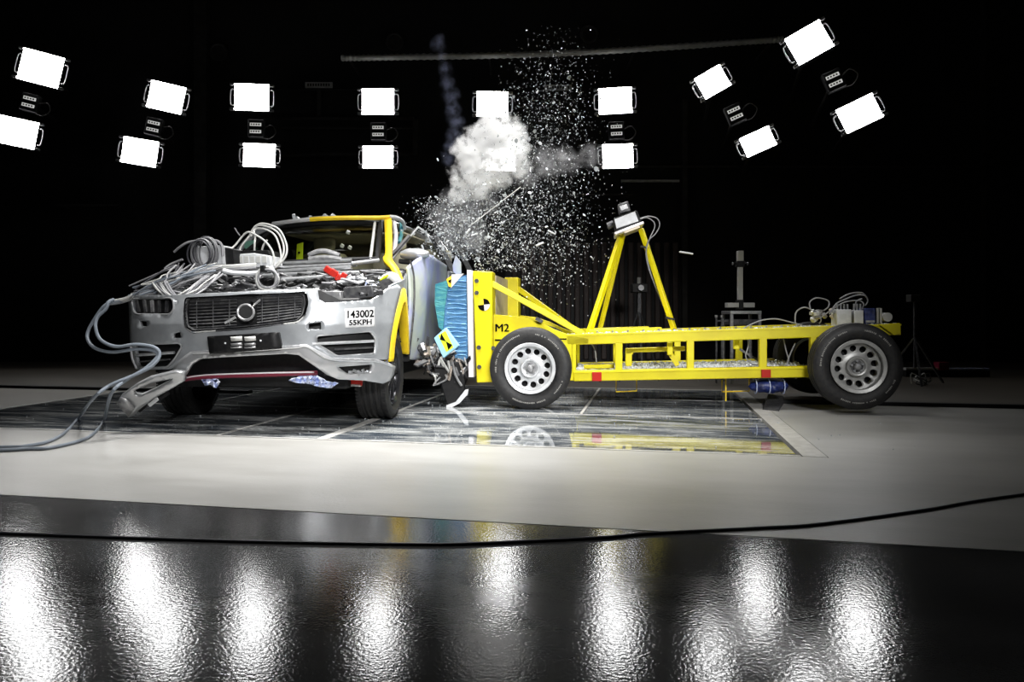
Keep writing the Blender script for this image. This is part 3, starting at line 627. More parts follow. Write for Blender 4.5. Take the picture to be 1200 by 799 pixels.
for i in range(130):                              # brackets, hoses and wiring left bare by the missing bonnet
    a = rnd.uniform(215, 446); tp = 318 if a > 300 else 322; b = rnd.uniform(tp, 348 - (a - 215) * .02); y = -.6 + (348 - b) / 30 * .7
    c = A(a, b, y=y); m_ = rnd.choice(['dark', 'mid', 'alu', 'cgrey', 'black', 'black', 'dark', 'dark', 'purple' if a > 430 else 'mid'])
    if rnd.random() < .3: MB().cbox(c, (rnd.uniform(.03, .08), rnd.uniform(.03, .06), rnd.uniform(.015, .035)), (rnd.uniform(-30, 30), rnd.uniform(-40, 40), rnd.uniform(0, 90))).build('bay_bracket', m_, car)
    else:
        q = [c + V((rnd.uniform(-.12, .12), rnd.uniform(-.08, .08), rnd.uniform(-.03, .03))) for _ in range(4)]; MB().tube(smooth([c] + q, 4), rnd.uniform(.006, .014), 6).build('bay_hose', m_, car)
# wheels
def tyre_prof(r, wd, rr, grooves=0):
    h = wd / 2; P = [(rr, -h * .72), (rr + .02, -h * .86), ((rr + r) / 2 - .01, -h), (r - .045, -h * .97), (r - .014, -h * .86)]
    n = grooves * 2 + 1
    if grooves:
        for i in range(n):
            a = -h * .78 + 2 * h * .78 * i / n; b = -h * .78 + 2 * h * .78 * (i + 1) / n
            if i % 2 == 0: P += [(r - .004 * abs(i - grooves) / grooves, a + .001), (r - .004 * abs(i + 1 - grooves) / grooves, b - .001)]
            else: s = (b - a) * .28; P += [(r - .014, a + s), (r - .014, b - s)]
    else: P += [(r, -h * .6), (r, h * .6)]
    return P + [(r - .014, h * .86), (r - .045, h * .97), ((rr + r) / 2 - .01, h), (rr + .02, h * .86), (rr, h * .72)]
def car_wheel(x, y, side, steer, z=.372):
    wt = MB().lathe(tyre_prof(.372, .265, .255, 4), (0, 0, 0), 'x', 56)
    m_ = Matrix.Translation((x, y, z)) @ Matrix.Rotation(R(steer), 4, 'Z')
    def put(mb): mb.v = [m_ @ p for p in mb.v]; return mb
    s = side
    rim = put(MB().lathe([(.258, -.11), (.25, -.10), (.235, .0), (.235, s * .06), (.252, s * .10), (.262, s * .112), (.255, s * .118), (.24, s * .10)] if s > 0 else
                         [(.258, .11), (.25, .10), (.235, 0), (.235, -.06), (.252, -.10), (.262, -.112), (.255, -.118), (.24, -.10)], (0, 0, 0), 'x', 40)).build('wheel', 'rimb', car)
    put(wt).build('tyre', 'rubber', rim, sharp=28)
    for k in range(10):
        a = 2 * math.pi * k / 10; sp = MB().bar((s * .09, .04 * math.cos(a), .04 * math.sin(a)), (s * .085, .245 * math.cos(a), .245 * math.sin(a)), .024, .03, up=(1, 0, 0)); put(sp).build('spoke', 'rimb', rim, bevel=.004)
    put(MB().cyl((s * .06, 0, 0), (s * .11, 0, 0), .06, 18)).build('hub', 'rimb', rim)
    put(MB().cyl((s * .02, 0, 0), (s * .04, 0, 0), .17, 28)).build('brake_disc', 'mid', rim)
    rb = put(MB())
    for k in range(72):                          # cross cuts of the tread shown as shallow raised blocks on the shoulders
        a = 2 * math.pi * k / 72
        for e in (-1, 1):
            c = V((e * .109, .3715 * math.cos(a), .3715 * math.sin(a))); t_ = V((0, -math.sin(a), math.cos(a)))
            rb.bar(c - t_ * .011, c + t_ * .011, .005, .026, up=(1, 0, 0))
    put(rb); rb.build('tread_blocks', 'rubber', rim)['kind'] = 'stuff'
car_wheel(.855, 0, 1, 5); car_wheel(-.87, .0, -1, 7); car_wheel(.84, 2.98, 1, 0); car_wheel(-.84, 2.98, -1, 0)
MB().cyl((-.8, 0, .37), (.8, 0, .37), .03, 10).build('axle', 'dark', car); MB().cyl((-.8, 2.98, .37), (.8, 2.98, .37), .03, 10).build('axle', 'dark', car)
for x0, x1 in ((-1.0, -.72), (.70, 1.02)): MB().box((x0, .40 if x0 > 0 else .42, .45), (x1 - .04, .46, .95)).build('wheelhouse', 'black', car)

# ============================================================ THE YELLOW BARRIER TROLLEY
tr = thing('barrier_trolley', 'yellow steel barrier trolley marked M2 with blue crush block pressed into the car door', 'trolley', TRO)
T = TRO.at; YF = .27; YFAR = 1.42
def tp(L, y=YF): return [T(a, b, y=y) for a, b in L]
def tpoly(L, y, dep, name, m_, par=tr, bevel=.006): return MB().prism(tp(L, y), (0, dep, 0)).build(name, m_, par, bevel=bevel)
def tbeam(p, q, th, y, dep, name='beam', m_='yellow', bevel=.008, far=True):
    """box beam between two pixel points of its centre line, th px high; twinned on the far side"""
    def one(yy):
        a, b = T(*p, y=y), T(*q, y=y); h = th * (6.64 + y) / FPX * .97; o_ = yy - y
        a.y += o_ + dep / 2; b.y += o_ + dep / 2
        return MB().bar(a, b, dep, h).build(name, m_, tr, bevel=bevel)
    r_ = one(y)
    if far: one(YFAR)
    return r_
def tpost(x0, x1, y0, y1, y=YF, dep=.07, far=True, name='post', m_='yellow'):
    L = [(x0, y0), (x1, y0), (x1, y1), (x0, y1)]; P = tp(L, y); MB().prism(P, (0, dep, 0)).build(name, m_, tr, bevel=.006)
    if far: MB().prism([p + V((0, YFAR - y, 0)) for p in P], (0, dep, 0)).build(name, m_, tr, bevel=.006)
# side frames
tbeam((664, 398), (1056, 385.8), 13, YF, .08, 'upper_beam'); tbeam((672, 440.5), (957, 435.3), 13, YF, .08, 'lower_beam')
MB().bar(T(664, 393, y=YF - .004), T(1056, 380.5, y=YF - .004), .012, .016).build('beam_lip', 'yellow', tr); MB().bar(T(672, 436.4, y=YF - .006), T(957, 431, y=YF - .006), .012, .014).build('beam_lip', 'yellow', tr)
for x0, x1, a, b in ((721, 729.5, 402, 435), (805, 813.5, 399, 433), (890, 899, 396, 431), (950, 957, 394, 430), (669, 675, 402, 436)): tpost(x0, x1, a, b)
tbeam((738, 410.5), (803, 408.5), 5.5, .55, .06, 'inner_rail', far=False); tbeam((733, 413), (742, 413), 5, .55, .06, 'inner_rail', far=False)
tpost(733, 740.5, 408, 429, .55, .05, False, 'inner_post'); tpost(782, 788.5, 401, 416, .42, .05, False, 'inner_post')
MB().bar(T(786, 415, y=.5), T(794, 428, y=.5), .05, .045).build('inner_strut', 'yellow', tr)
tpost(860, 866.5, 396, 409, .45, .05, False, 'inner_post'); MB().bar(T(867, 409, y=.5), T(893, 425, y=.5), .02, .02).build('inner_strut', 'dark', tr)
tbeam((684, 430), (720, 429), 5, .40, .05, 'inner_rail', far=False)
# deck rails that stand above the beam
a = T(690, 389, y=.40); b = T(775, 386, y=.40); MB().bar(a, b, .12, .045).build('deck_rail', 'yellow', tr, bevel=.005)
a = T(676, 388, y=.9); b = T(760, 385, y=.9); MB().bar(a, b, .12, .05).build('deck_rail', 'yellow', tr, bevel=.005)
ul, ur = T(664, 393, y=YF), T(1056, 381, y=YF); ll, lr = T(674, 436, y=YF), T(955, 431, y=YF)
def skew_plate(p, q, y0, y1, th, name, m_): 
    return MB().add([V((p.x, y0, p.z)), V((q.x, y0, q.z)), V((q.x, y1, q.z)), V((p.x, y1, p.z)), V((p.x, y0, p.z + th)), V((q.x, y0, q.z + th)), V((q.x, y1, q.z + th)), V((p.x, y1, p.z + th))],
                    ((3, 2, 1, 0), (4, 5, 6, 7), (0, 1, 5, 4), (1, 2, 6, 5), (2, 3, 7, 6), (3, 0, 4, 7))).build(name, m_, tr)
q = ul + (ur - ul) * .62; skew_plate(q, ur, YF + .09, YFAR - .01, -.012, 'deck_plate', 'yellow')
skew_plate(ll, lr, YF + .09, YFAR - .01, -.012, 'lower_tray', 'white')
for px in (690, 775, 850, 930, 1050):
    p = T(px, 398 - (px - 664) * .031, y=YF); MB().bar((p.x, YF + .08, p.z), (p.x, YFAR, p.z), .06, .07).build('cross_member', 'yellow', tr)
for i in range(12):
    px = 680 + i * 23; p = T(px, 446 - (px - 672) * .018, y=YF + .04); MB().cyl(p, p - V((0, 0, .018)), .010, 8).build('bolt', 'dark', tr)
for i in range(14):
    px = 700 + i * 18 ; p = T(px, 391 - (px - 664) * .031, y=YF + .04); MB().cyl(p - V((0, 0, .01)), p + V((0, 0, .018)), .011, 8).build('bolt', 'alu', tr)
for L in ([(694, 436), (705, 436), (705, 446.5), (694, 446.5)], [(892.5, 433), (903.5, 433), (903.5, 442.5), (892.5, 442.5)]): tpoly(L, YF - .022, .012, 'side_reflector', 'red', bevel=.002)
for x0, x1, y1 in ((722, 746, 459), (846, 878, 459)):
    MB().tube([T(x0, 445, y=.6), T(x0, y1, y=.6), T(x1, y1 - 1, y=.6), T(x1, 444, y=.6)], .007, 6).build('strap_loop', 'yellow2', tr)
MB().bar(T(850.5, 442, y=.5), T(850.5, 470, y=.5), .012, .012, up=(1, 0, 0)).build('hanging_strap', 'yellow2', tr)
tpoly([(1030, 380), (1055, 378.5), (1056, 391), (1048, 393)], YF - .03, .03, 'end_gusset', 'yellow')
# front body, posts, braces
BODY = [(576, 368), (600, 370), (616, 372), (634, 378), (650, 386), (668, 393), (690, 396), (690, 403), (672, 404), (672, 446), (660, 446), (600, 445), (577, 440)]
tpoly(BODY, YF - .0, .05, 'front_side_plate', 'yellow'); MB().prism([p + V((0, YFAR - YF, 0)) for p in tp(BODY)], (0, .05, 0)).build('front_side_plate', 'yellow', tr, bevel=.006)
POST = [(554, 317.5), (576.5, 318), (577, 368), (577, 448), (558.5, 448.5)]
tpoly(POST, .16, .22, 'barrier_post', 'yellow', bevel=.01)
P = tp(POST, .16); x0, x1 = P[0].x, P[1].x + .02; zt = P[0].z; zb = P[3].z
f0, f1 = T(591, 325, y=1.28), T(607.5, 325, y=1.28); MB().box((f0.x, 1.28, zb), (f1.x, 1.50, f0.z)).build('barrier_post', 'yellow', tr, bevel=.01)
sb = MB().box((x0 - .002, .385, zb + .05), (x0 + .19, 1.275, zt - .03)).build('cross_plate', 'beige', tr)
MB().bar(T(576, 332, y=.22), T(683, 391, y=.33), .055, .055).build('brace', 'yellow', tr, bevel=.004); pb = T(607, 338, y=1.34)
MB().bar(pb, T(676, 388, y=1.2), .055, .055).build('brace', 'yellow', tr, bevel=.004)
MB().cbox(T(632, 375, y=.25), (.07, .08, .03), (0, 28, 0)).build('brace_clamp', 'dark', tr)
WP = tp([(547, 316), (553.5, 317), (555, 442), (549, 442)], .14); MB().prism(WP, (0, 1.42, 0)).build('backing_plate', 'pink', tr, bevel=.004)
for a, b in ((558.5, 329), (558.5, 343), (561, 407), (561.5, 430), (578, 408)):
    c = T(a, b, y=.15); mb = MB().cyl(c, c + V((0, .012, 0)), .022, 6); mb.build('bolt', 'dark', tr)
tpoly([(580, 397.5), (594, 397.5), (594, 399.5), (580, 399.5)], YF - .004, .004, 'slot', 'paint_black', bevel=0); tpoly([(652, 396.5), (664, 396.5), (664, 398), (652, 398)], YF - .004, .004, 'slot', 'paint_black', bevel=0)
def tplace(cx_, cy_, y, slope=0): return lambda u, v: T(cx_ + u, cy_ - v - slope * u, y=y)
text_mesh('lettering', 'M2', 12.8, 'paint_black', tr, tplace(588.3, 384.6, YF - .004), .001, 0.0, 1.04, (-.35, 0, .35))
def quadrant(cx_, cy_, r_, y, par, rot=0, m2='paint_white', m1='paint_black'):
    c = T(cx_, cy_, y=y); rr = r_ * (6.64 + y) / FPX
    for k in range(4):
        L = [c] + [c + V((rr * math.cos(rot + (k + j / 6) * math.pi / 2), 0, rr * math.sin(rot + (k + j / 6) * math.pi / 2))) for j in range(7)]
        MB().prism(L, (0, .003, 0)).build('target_quarter', m1 if k % 2 == 0 else (m2 if k == 3 else 'yellow2'), par)
quadrant(567, 357, 7.2, .154, tr, .1)
# crush block, a honeycomb of two layers
BL = [(526, 329), (546.5, 322), (548, 424), (534, 421), (524, 405), (519.5, 388), (521.5, 362), (524, 342)]
TE = [(510, 333), (526, 327.5), (525.5, 331), (523.5, 345), (521, 362), (519, 388), (514, 383), (509.5, 356)]
cb = MB().prism(tp(BL, .17), (0, 1.36, 0)).build('honeycomb_block', 'blue', tr)
MB().prism(tp(TE, .15), (0, 1.36, 0)).build('honeycomb_face', 'teal', tr)
for i in range(17):                              # crumple folds on the end of the block
    y_ = 330 + i * 5.4 + rnd.uniform(-1, 1); xl = 523 if y_ < 392 else 526 + (y_ - 392) * .3
    L = [(xl + 1, y_ + rnd.uniform(-1, 1)), ((xl + 546) / 2, y_ + rnd.uniform(-1.5, 1.5)), (546.5, y_ + rnd.uniform(-1, 1))]
    MB().tube(smooth([T(a, b, y=.168) for a, b in L], 4), .009, 6).build('crumple_fold', 'blue', cb)
tpoly([(529, 321.5), (543.5, 320.5), (528, 338)], .13, .006, 'torn_card', 'paint_white', bevel=0); tpoly([(523, 327), (529, 323), (529, 336), (526, 336)], .128, .006, 'torn_card', 'yellow2', bevel=0); tpoly([(525, 329), (529, 327), (528, 332)], .124, .004, 'torn_card', 'paint_black', bevel=0)
bx = tpoly([(508.4, 396), (522, 384), (537.4, 405), (519.5, 419.5)], .02, .07, 'target_box', 'sky', bevel=.004)
tpoly([(513.5, 393), (522, 387.5), (531.5, 407), (523, 412.5)], .016, .003, 'target_card', 'lime', bevel=0)
tpoly([(517, 390.5), (522.5, 400), (515.5, 398)], .012, .003, 'target_mark', 'paint_black', bevel=0); tpoly([(522.5, 400), (530, 404), (525.5, 410)], .012, .003, 'target_mark', 'paint_black', bevel=0)
tpoly([(534, 299), (540, 307), (540.5, 320), (535, 322), (531, 318), (530.5, 311)], .3, .01, 'torn_flap', 'chalk', bevel=0)
# wheels
def trolley_wheel(cx, y0, cz, r, out, rimm, tag_=True):
    """out=-1: outer face looks at us"""
    wd = .235; c = V((cx, y0 + wd / 2, cz))
    rim = MB().lathe([(.205, out * .118), (.232, out * .125), (.236, out * .118), (.228, out * .10), (.212, out * .075), (.205, out * .03), (.20, -out * .10), (.225, -out * .115)], c, 'y', 48).build('wheel', rimm, tr)
    MB().lathe(tyre_prof(r, wd, .228, 3), c, 'y', 64).build('tyre', 'rubber', rim, sharp=28)
    n = 12; f = c.y + out * .055
    circ = lambda r_, k, x=0, y=0: [(x + r_ * math.cos(2 * math.pi * i / k) * 100, y + r_ * math.sin(2 * math.pi * i / k) * 100) for i in range(k)]
    holes = [circ(.028, 12, 15.6 * math.cos(2 * math.pi * (k + .3) / n), 15.6 * math.sin(2 * math.pi * (k + .3) / n)) for k in range(n)]
    def fn(a, b):
        q = math.hypot(a, b) / 100; d = 0.02 * math.cos(min(1, q / .205) * math.pi * 1.6)
        return V((cx + a / 100, f - out * .0 + out * d * .9, cz + b / 100))
    panel(circ(.206, 48), holes, fn, 2.6).build('wheel_disc', rimm, rim, solid=.006, sharp=60)
    MB().lathe([(0.0, 0), (.19, 0)], (cx, c.y - out * .02, cz), 'y', 32).build('dark_hole_backing', 'black', rim)  # plain black disc put behind the holes for their inner darkness
    MB().lathe([(.088, 0), (.088, out * .016), (.080, out * .022), (.068, out * .018), (.060, out * .004), (.05, 0)], (cx, f + out * .012, cz), 'y', 32).build('hub_ring', rimm, rim)
    MB().lathe([(.060, 0), (.058, out * .004), (0, out * .006)], (cx, f + out * .010, cz), 'y', 28).build('hub_dish', 'dark' if rimm == 'steeld' else 'mid', rim)
    MB().lathe([(.034, 0), (.032, out * .03), (.022, out * .042), (0, out * .044)], (cx, f + out * .012, cz), 'y', 20).build('hub_cap', 'mid', rim)
    for k in range(5):
        a = 2 * math.pi * k / 5 + .4; q = V((cx + .048 * math.cos(a), f + out * .012, cz + .048 * math.sin(a))); MB().cyl(q, q + V((0, out * .022, 0)), .011, 6).build('wheel_nut', 'alu' if rimm == 'steeld' else 'mid', rim)
    for a0, a1 in ((.62, 1.05), (1.12, 1.45), (1.9, 3.3), (4.2, 5.2), (5.5, 5.95)):   # raised pale marks on the sidewall
        mb = MB(); k = int((a1 - a0) / .045)
        for i in range(k):
            a = a0 + (a1 - a0) * i / k; rr = r * .835
            q = V((cx + rr * math.cos(a), c.y + out * wd / 2 * .985, cz + rr * math.sin(a))); t_ = V((-math.sin(a), 0, math.cos(a)))
            if rnd.random() < .85: mb.bar(q - t_ * .004, q + t_ * .004, rnd.uniform(.008, .016), .004, up=(0, 1, 0))
        if out < 0 and tag_: mb.build('raised_lettering', 'rubberp', rim)['kind'] = 'stuff'
    v = V((cx + .19, c.y + out * .11, cz - .12)); 
    if tag_ and out < 0: MB().cyl(v, v + V((.012, out * .03, -.01)), .005, 6).build('valve', 'black', rim)
    return rim
fc = T(621, 434, y=0); rc = T(1006.5, 429.5, y=0)
trolley_wheel(fc.x, 0, .378, .380, -1, 'steel'); trolley_wheel(rc.x, 0, rc.z, .380, -1, 'steeld')
trolley_wheel(fc.x, 1.32, .378, .380, 1, 'steel'); trolley_wheel(rc.x, 1.32, rc.z, .380, 1, 'steeld')
MB().cyl((fc.x, .15, .378), (fc.x, 1.4, .378), .035, 12).build('axle', 'dark', tr); MB().cyl((rc.x, .15, rc.z), (rc.x, 1.4, rc.z), .035, 12).build('axle', 'dark', tr)
mb = MB(); 
for i in range(420):                             # glass grit lying on the tray
    f_ = rnd.random(); p = ll + (lr - ll) * f_; mb.cbox((p.x, rnd.uniform(YF + .1, YFAR - .05), p.z + .008), (rnd.uniform(.008, .03), rnd.uniform(.008, .02), rnd.uniform(.006, .022)), (rnd.uniform(0, 90), rnd.uniform(0, 90), rnd.uniform(0, 90)))
mb.build('glass_grit', 'shard', tr)['kind'] = 'stuff'
mb = MB()
for i in range(160):
    f_ = rnd.random(); p = ul + (ur - ul) * f_; mb.cbox((p.x, YF + rnd.uniform(.01, .07), p.z + .012), (rnd.uniform(.008, .025), rnd.uniform(.008, .02), rnd.uniform(.006, .018)), (rnd.uniform(0, 90), rnd.uniform(0, 90), 0))
mb.build('glass_grit', 'shard', tr)['kind'] = 'stuff'

# ============================================================ THINGS ON THE TROLLEY
def rel(name, label, cat, px, py, y, group=None):
    t = thing(name, label, cat, TRO, group=group); return t
tri = rel('tripod_mast', 'yellow three-legged mast standing on the middle of the yellow trolley', 'tripod', 730, 390, .4)
for p, q, y0, y1, w_ in (((690, 391), (729, 272), .38, .66, .048), ((702.5, 388), (731, 271), 1.1, .74, .040), ((790.5, 388), (751, 268), .5, .70, .046)):
    lg = MB().bar(T(*p, y=y0), T(*q, y=y1), w_, w_).build('leg', 'yellow', tri, bevel=.005)
    f0 = T(*p, y=y0); MB().cbox(f0 + V((0, 0, -.0)), (.12, .10, .02)).build('foot_plate', 'yellow', lg)
for a, b in ((755.5, 290), (785, 373)):
    c = T(a, b, y=.68 if b < 300 else .53); MB().cbox(c, (.085, .085, .018), (0, 14, 0)).build('cable_tie', 'black', tri)
tl, trr = T(721, 275, y=.45), T(755, 262, y=.45); u_ = (trr - tl).normalized(); n_ = V((-u_.z, 0, u_.x))
tpl = MB().prism([tl, trr, trr + n_ * .025, tl + n_ * .025], (0, .42, 0)).build('top_plate', 'pink', tri, bevel=.004)
MB().prism([tl + u_ * .09 - n_ * .02, trr - u_ * .05 - n_ * .02, trr - u_ * .05, tl + u_ * .09], (0, .3, 0)).build('plate_rib', 'beige', tri)
ib = rel('camera_housing', 'black and white camera housing tilted on top of the yellow tripod mast', 'camera', 735, 258, .5)
def ip(L, y, dep, name, m_, bevel=.004): return MB().prism([T(a, b, y=y) for a, b in L], (0, dep, 0)).build(name, m_, ib, bevel=bevel)
ip([(718.5, 256), (746, 246.5), (753, 261), (722, 272.5)], .50, .28, 'body', 'black', .008); ip([(720, 257), (744, 248), (748.3, 259), (722.5, 267.7)], .488, .012, 'front_cover', 'white', .002)
ip([(724, 239.5), (735.6, 235.3), (739.5, 247), (726, 250.5)], .54, .16, 'head', 'dark', .008); ip([(726, 242), (734.5, 239), (736.5, 244), (728, 247)], .532, .01, 'head_cover', 'mid', .002)
MB().cyl(T(719, 262, y=.62), T(712, 265, y=.62), .035, 14).build('lens', 'dark', ib)
for L in ([(750, 256), (760, 253.5), (770, 256), (773, 264), (768, 274), (760, 282), (757, 297), (762, 320), (775, 350), (786, 380), (800, 386)], [(750, 257), (758, 255), (766, 260), (767, 267), (762, 278), (758, 290), (758, 300), (764, 325), (780, 365)]):
    MB().tube(smooth([T(a, b, y=.62) for a, b in L], 6), .006, 6).build('cable', 'cgrey', ib)
# recorder boxes on the rear deck
def deck(px, y): 
    p = T(px, 385, y=y); f_ = (p.x - ul.x) / (ur.x - ul.x); return ul.z + (ur.z - ul.z) * f_
def deck_box(name, label, cat, x0, x1, top, y, dep, m_, lid=None, group=None):
    t = rel(name, label, cat, x0, top, y, group); a, b = T(x0, top, y=y), T(x1, top, y=y); z0 = deck(x0, y) + .001
    MB().box((a.x, y, z0), (b.x, y + dep, a.z)).build('case', m_, t, bevel=.006)
    return t, a, b, z0
t, a, b, z0 = deck_box('recorder_box', 'white recorder box, left of the two on the rear deck of the yellow trolley', 'box', 981, 998, 362.5, .42, .18, 'white')
for k in range(4): MB().cyl((a.x + .015 + k * .03, .46, a.z), (a.x + .015 + k * .03, .46, a.z + .05), .009, 8).build('connector', 'alu', t)
t, a, b, z0 = deck_box('recorder_box', 'white recorder box next to the blue case on the rear deck of the trolley', 'box', 1001, 1012, 363.5, .42, .18, 'white')
for k in range(3): MB().cyl((a.x + .012 + k * .028, .46, a.z), (a.x + .012 + k * .028, .46, a.z + .06), .009, 8).build('connector', 'alu', t)
t, a, b, z0 = deck_box('blue_case', 'small dark blue case at the rear end of the trolley deck', 'case', 1013.2, 1026, 361, .42, .16, 'navy')
MB().box((a.x + .01, .412, z0 + .03), (b.x - .01, .42, z0 + .05)).build('latch', 'mid', t)
for i, (x0, lab) in enumerate(((1028, 'left pale upright peg beside the blue case'), (1031.8, 'right pale upright peg beside the blue case'))):
    t = rel('upright_peg', lab + ' on the trolley deck', 'peg', x0, 361, .42); a = T(x0 + 1.3, 361, y=.42); z0 = deck(x0, .42)
    MB().cyl((a.x, .44, z0), (a.x, .44, a.z), .011, 10).build('rod', 'clight', t); MB().cyl((a.x, .44, z0), (a.x, .44, z0 + .02), .016, 10).build('collar', 'dark', t)
t = rel('winding_reel', 'small pale reel at the very end of the trolley deck', 'reel', 1040, 372, .42); c = T(1040, 371.5, y=.42)
MB().cyl(c, c + V((0, .07, 0)), .032, 18).build('drum', 'clight', t); MB().cyl(c - V((0, .006, 0)), c, .042, 18).build('flange', 'white', t); MB().cyl(c + V((0, .07, 0)), c + V((0, .076, 0)), .042, 18).build('flange', 'white', t)
t = rel('terminal_cluster', 'jumbled grey terminal blocks with plugs lying left of the white recorder boxes', 'terminals', 965, 368, .45)
for i in range(16):
    px = rnd.uniform(950, 981); c = T(px, rnd.uniform(366, 376) - (px - 950) * .15, y=.45 + rnd.random() * .1); MB().cbox(c, (.05, .03, .03), (0, rnd.uniform(-50, 50), rnd.uniform(0, 60))).build('plug', rnd.choice(['mid', 'clight', 'alu', 'beige']), t)
loops = (([(932, 379), (933, 366), (943, 360), (955, 366), (962, 374), (960, 379)], 'the deck left of the terminal blocks'), ([(950, 363), (949, 354), (957, 349), (970, 352), (971, 359), (965, 364)], 'above the terminal blocks'), ([(972, 368), (980, 356), (992, 350), (1003, 346), (1013, 346), (1017, 352), (1014, 358)], 'over both white recorder boxes'),
         ([(962, 372), (976, 362), (990, 354), (1006, 352), (1012, 356), (1010, 362)], 'across the left white recorder box'), ([(984, 350), (996, 344), (1010, 343), (1016, 349)], 'highest over the recorder boxes'), ([(1000, 377), (1004, 366), (1003, 354), (1010, 350)], 'between the two recorder boxes'),
         ([(872, 384), (890, 376), (908, 373.5), (925, 377), (940, 381)], 'arching over the deck behind the yellow beam'), ([(918, 396), (921, 410), (924, 422), (920, 430)], 'hanging left of the rear wheel inside the frame'), ([(921, 430), (926, 415), (932, 402)], 'rising to the deck left of the rear wheel'), ([(691, 400), (697, 410), (699, 425)], 'hanging inside the frame under the mast foot'),
         ([(876, 391), (877, 405), (874, 418), (882, 427), (893, 426)], 'hanging behind the third post'))
for L, lab in loops:
    t = rel('cable_loop', 'thin grey cable ' + lab + ' of the trolley' if 'trolley' not in lab else lab, 'cable', L[0][0], L[0][1], .45, 'cables on the trolley')
    MB().tube(smooth([T(a, b, y=.45 + (.02 if i % 2 else 0)) for i, (a, b) in enumerate(L)], 6), .0065, 6).build('cable', 'cgrey', t)
# bag under the beam
t = rel('nylon_bag', 'crumpled navy blue bag strapped under the yellow beam at the second red reflector', 'bag', 900, 452, .4)
mb = MB(); c = T(900.5, 452.5, y=.42); vs = []
for i in range(25):
    for j in range(16):
        u, v = i / 24, 2 * math.pi * j / 16; ww = math.sin(math.pi * min(1, max(0, u))) ** .35
        q = V(((u - .5) * .36, .075 * ww * math.cos(v), .062 * ww * math.sin(v))); q += q.normalized() * .016 * noise.noise(V((u * 9, math.cos(v) * 2, math.sin(v) * 2))) if q.length > 0 else V((0, 0, 0)); vs.append(c + q)
mb.add(vs, [(i * 16 + j, i * 16 + (j + 1) % 16, (i + 1) * 16 + (j + 1) % 16, (i + 1) * 16 + j) for i in range(24) for j in range(16)]); mb.build('bag', 'navy', t)
for f_ in (-.12, .0, .13): MB().tube([c + V((f_, .083 * math.cos(k * .5236), .07 * math.sin(k * .5236))) for k in range(12)], .005, 6, closed=True).build('strap', 'purple', t)
for p in (-.12, .13): MB().bar(c + V((p, 0, .05)), c + V((p, 0, .085)), .012, .004).build('hanger', 'black', t)
# black torn trim hanging below the barrier and its pale edge
t = thing('torn_trim', 'black torn trim panel with a white edge standing on the floor under the blue block', 'car trim', CAMF, loc=(0, 0, 0)); t.rotation_euler.z = 0
def cp(a, b, d): return CAMF.wor(CAMF.at(a, b, y=d))
MB().prism([cp(a, b, 6.85) for a, b in ((507, 420), (540, 425), (545, 446), (544, 457), (533, 472), (524, 475), (517, 452), (509, 440))], FW * .10).build('panel', 'black', t, bevel=.01)
MB().prism([cp(a, b, 6.83) for a, b in ((545, 457), (549, 456), (548, 462), (539, 472), (530, 477), (523, 478.5), (523, 475), (534, 471))], FW * .03).build('edge', 'white', t)
for i in range(42):
    a = rnd.uniform(503, 547); b = rnd.uniform(414, 442); c = cp(a, b, 6.82 + rnd.random() * .15)
    q = [c + V((rnd.uniform(-.07, .07), rnd.uniform(-.05, .05), rnd.uniform(-.09, .09))) for _ in range(3)]; MB().tube(smooth([c] + q, 3), rnd.uniform(.005, .014), 5).build('torn_strip', rnd.choice(['black', 'dark', 'mangled', 'mid', 'clight', 'black']), t)
MB().tube(smooth([cp(a, b, 6.8) for a, b in ((514, 428), (516, 421), (523, 415), (533, 411))], 4), .012, 6).build('torn_strip', 'clight', t)
MB().tube(smooth([cp(a, b, 6.8) for a, b in ((530, 424), (534, 440), (541, 452))], 4), .012, 6).build('torn_strip', 'mid', t)

# ============================================================ THINGS ON THE CAR
def cthing(name, label, cat, group=None): return thing(name, label, cat, CAR, group=group)
def cprism(t, L, y, dep, name, m_, bevel=.006): return MB().prism([A(a, b, y=y) for a, b in L], (0, dep, 0)).build(name, m_, t, bevel=bevel)
t = cthing('instrument_box', 'upright white instrument box behind the cable coil on the car front', 'box')
cprism(t, [(230, 289), (259.5, 287), (261, 310), (231, 311)], -.15, .2, 'case', 'white'); cprism(t, [(260.5, 289), (274, 292), (275, 312), (262, 311)], -.1, .2, 'side_pocket', 'black')
MB().tube(smooth([A(a, b, y=-.16) for a, b in ((246, 288), (248, 283), (254, 282), (260, 288), (261, 300))], 5), .012, 6).build('handle', 'cgrey', t)
t = cthing('junction_box', 'low pale grey junction box under the loops before the windscreen', 'box')
cprism(t, [(275, 298), (297, 296.5), (316, 299.5), (317, 312), (276, 315)], .0, .24, 'case', 'white'); cprism(t, [(277, 294), (314, 293), (316, 299), (297, 296), (276, 297.5)], .02, .2, 'lid', 'black', .003)
for x in range(5): cprism(t, [(279 + x * 7, 300), (284 + x * 7, 300), (284 + x * 7, 308), (279 + x * 7, 308)], -.008, .008, 'panel_rib', 'clight', .002)
def ctube(t, L, r, m_, n=6, name='cable'):
    return MB().tube(smooth([A(p[0], p[1], y=p[2]) for p in L], n), r, 7).build(name, m_, t)
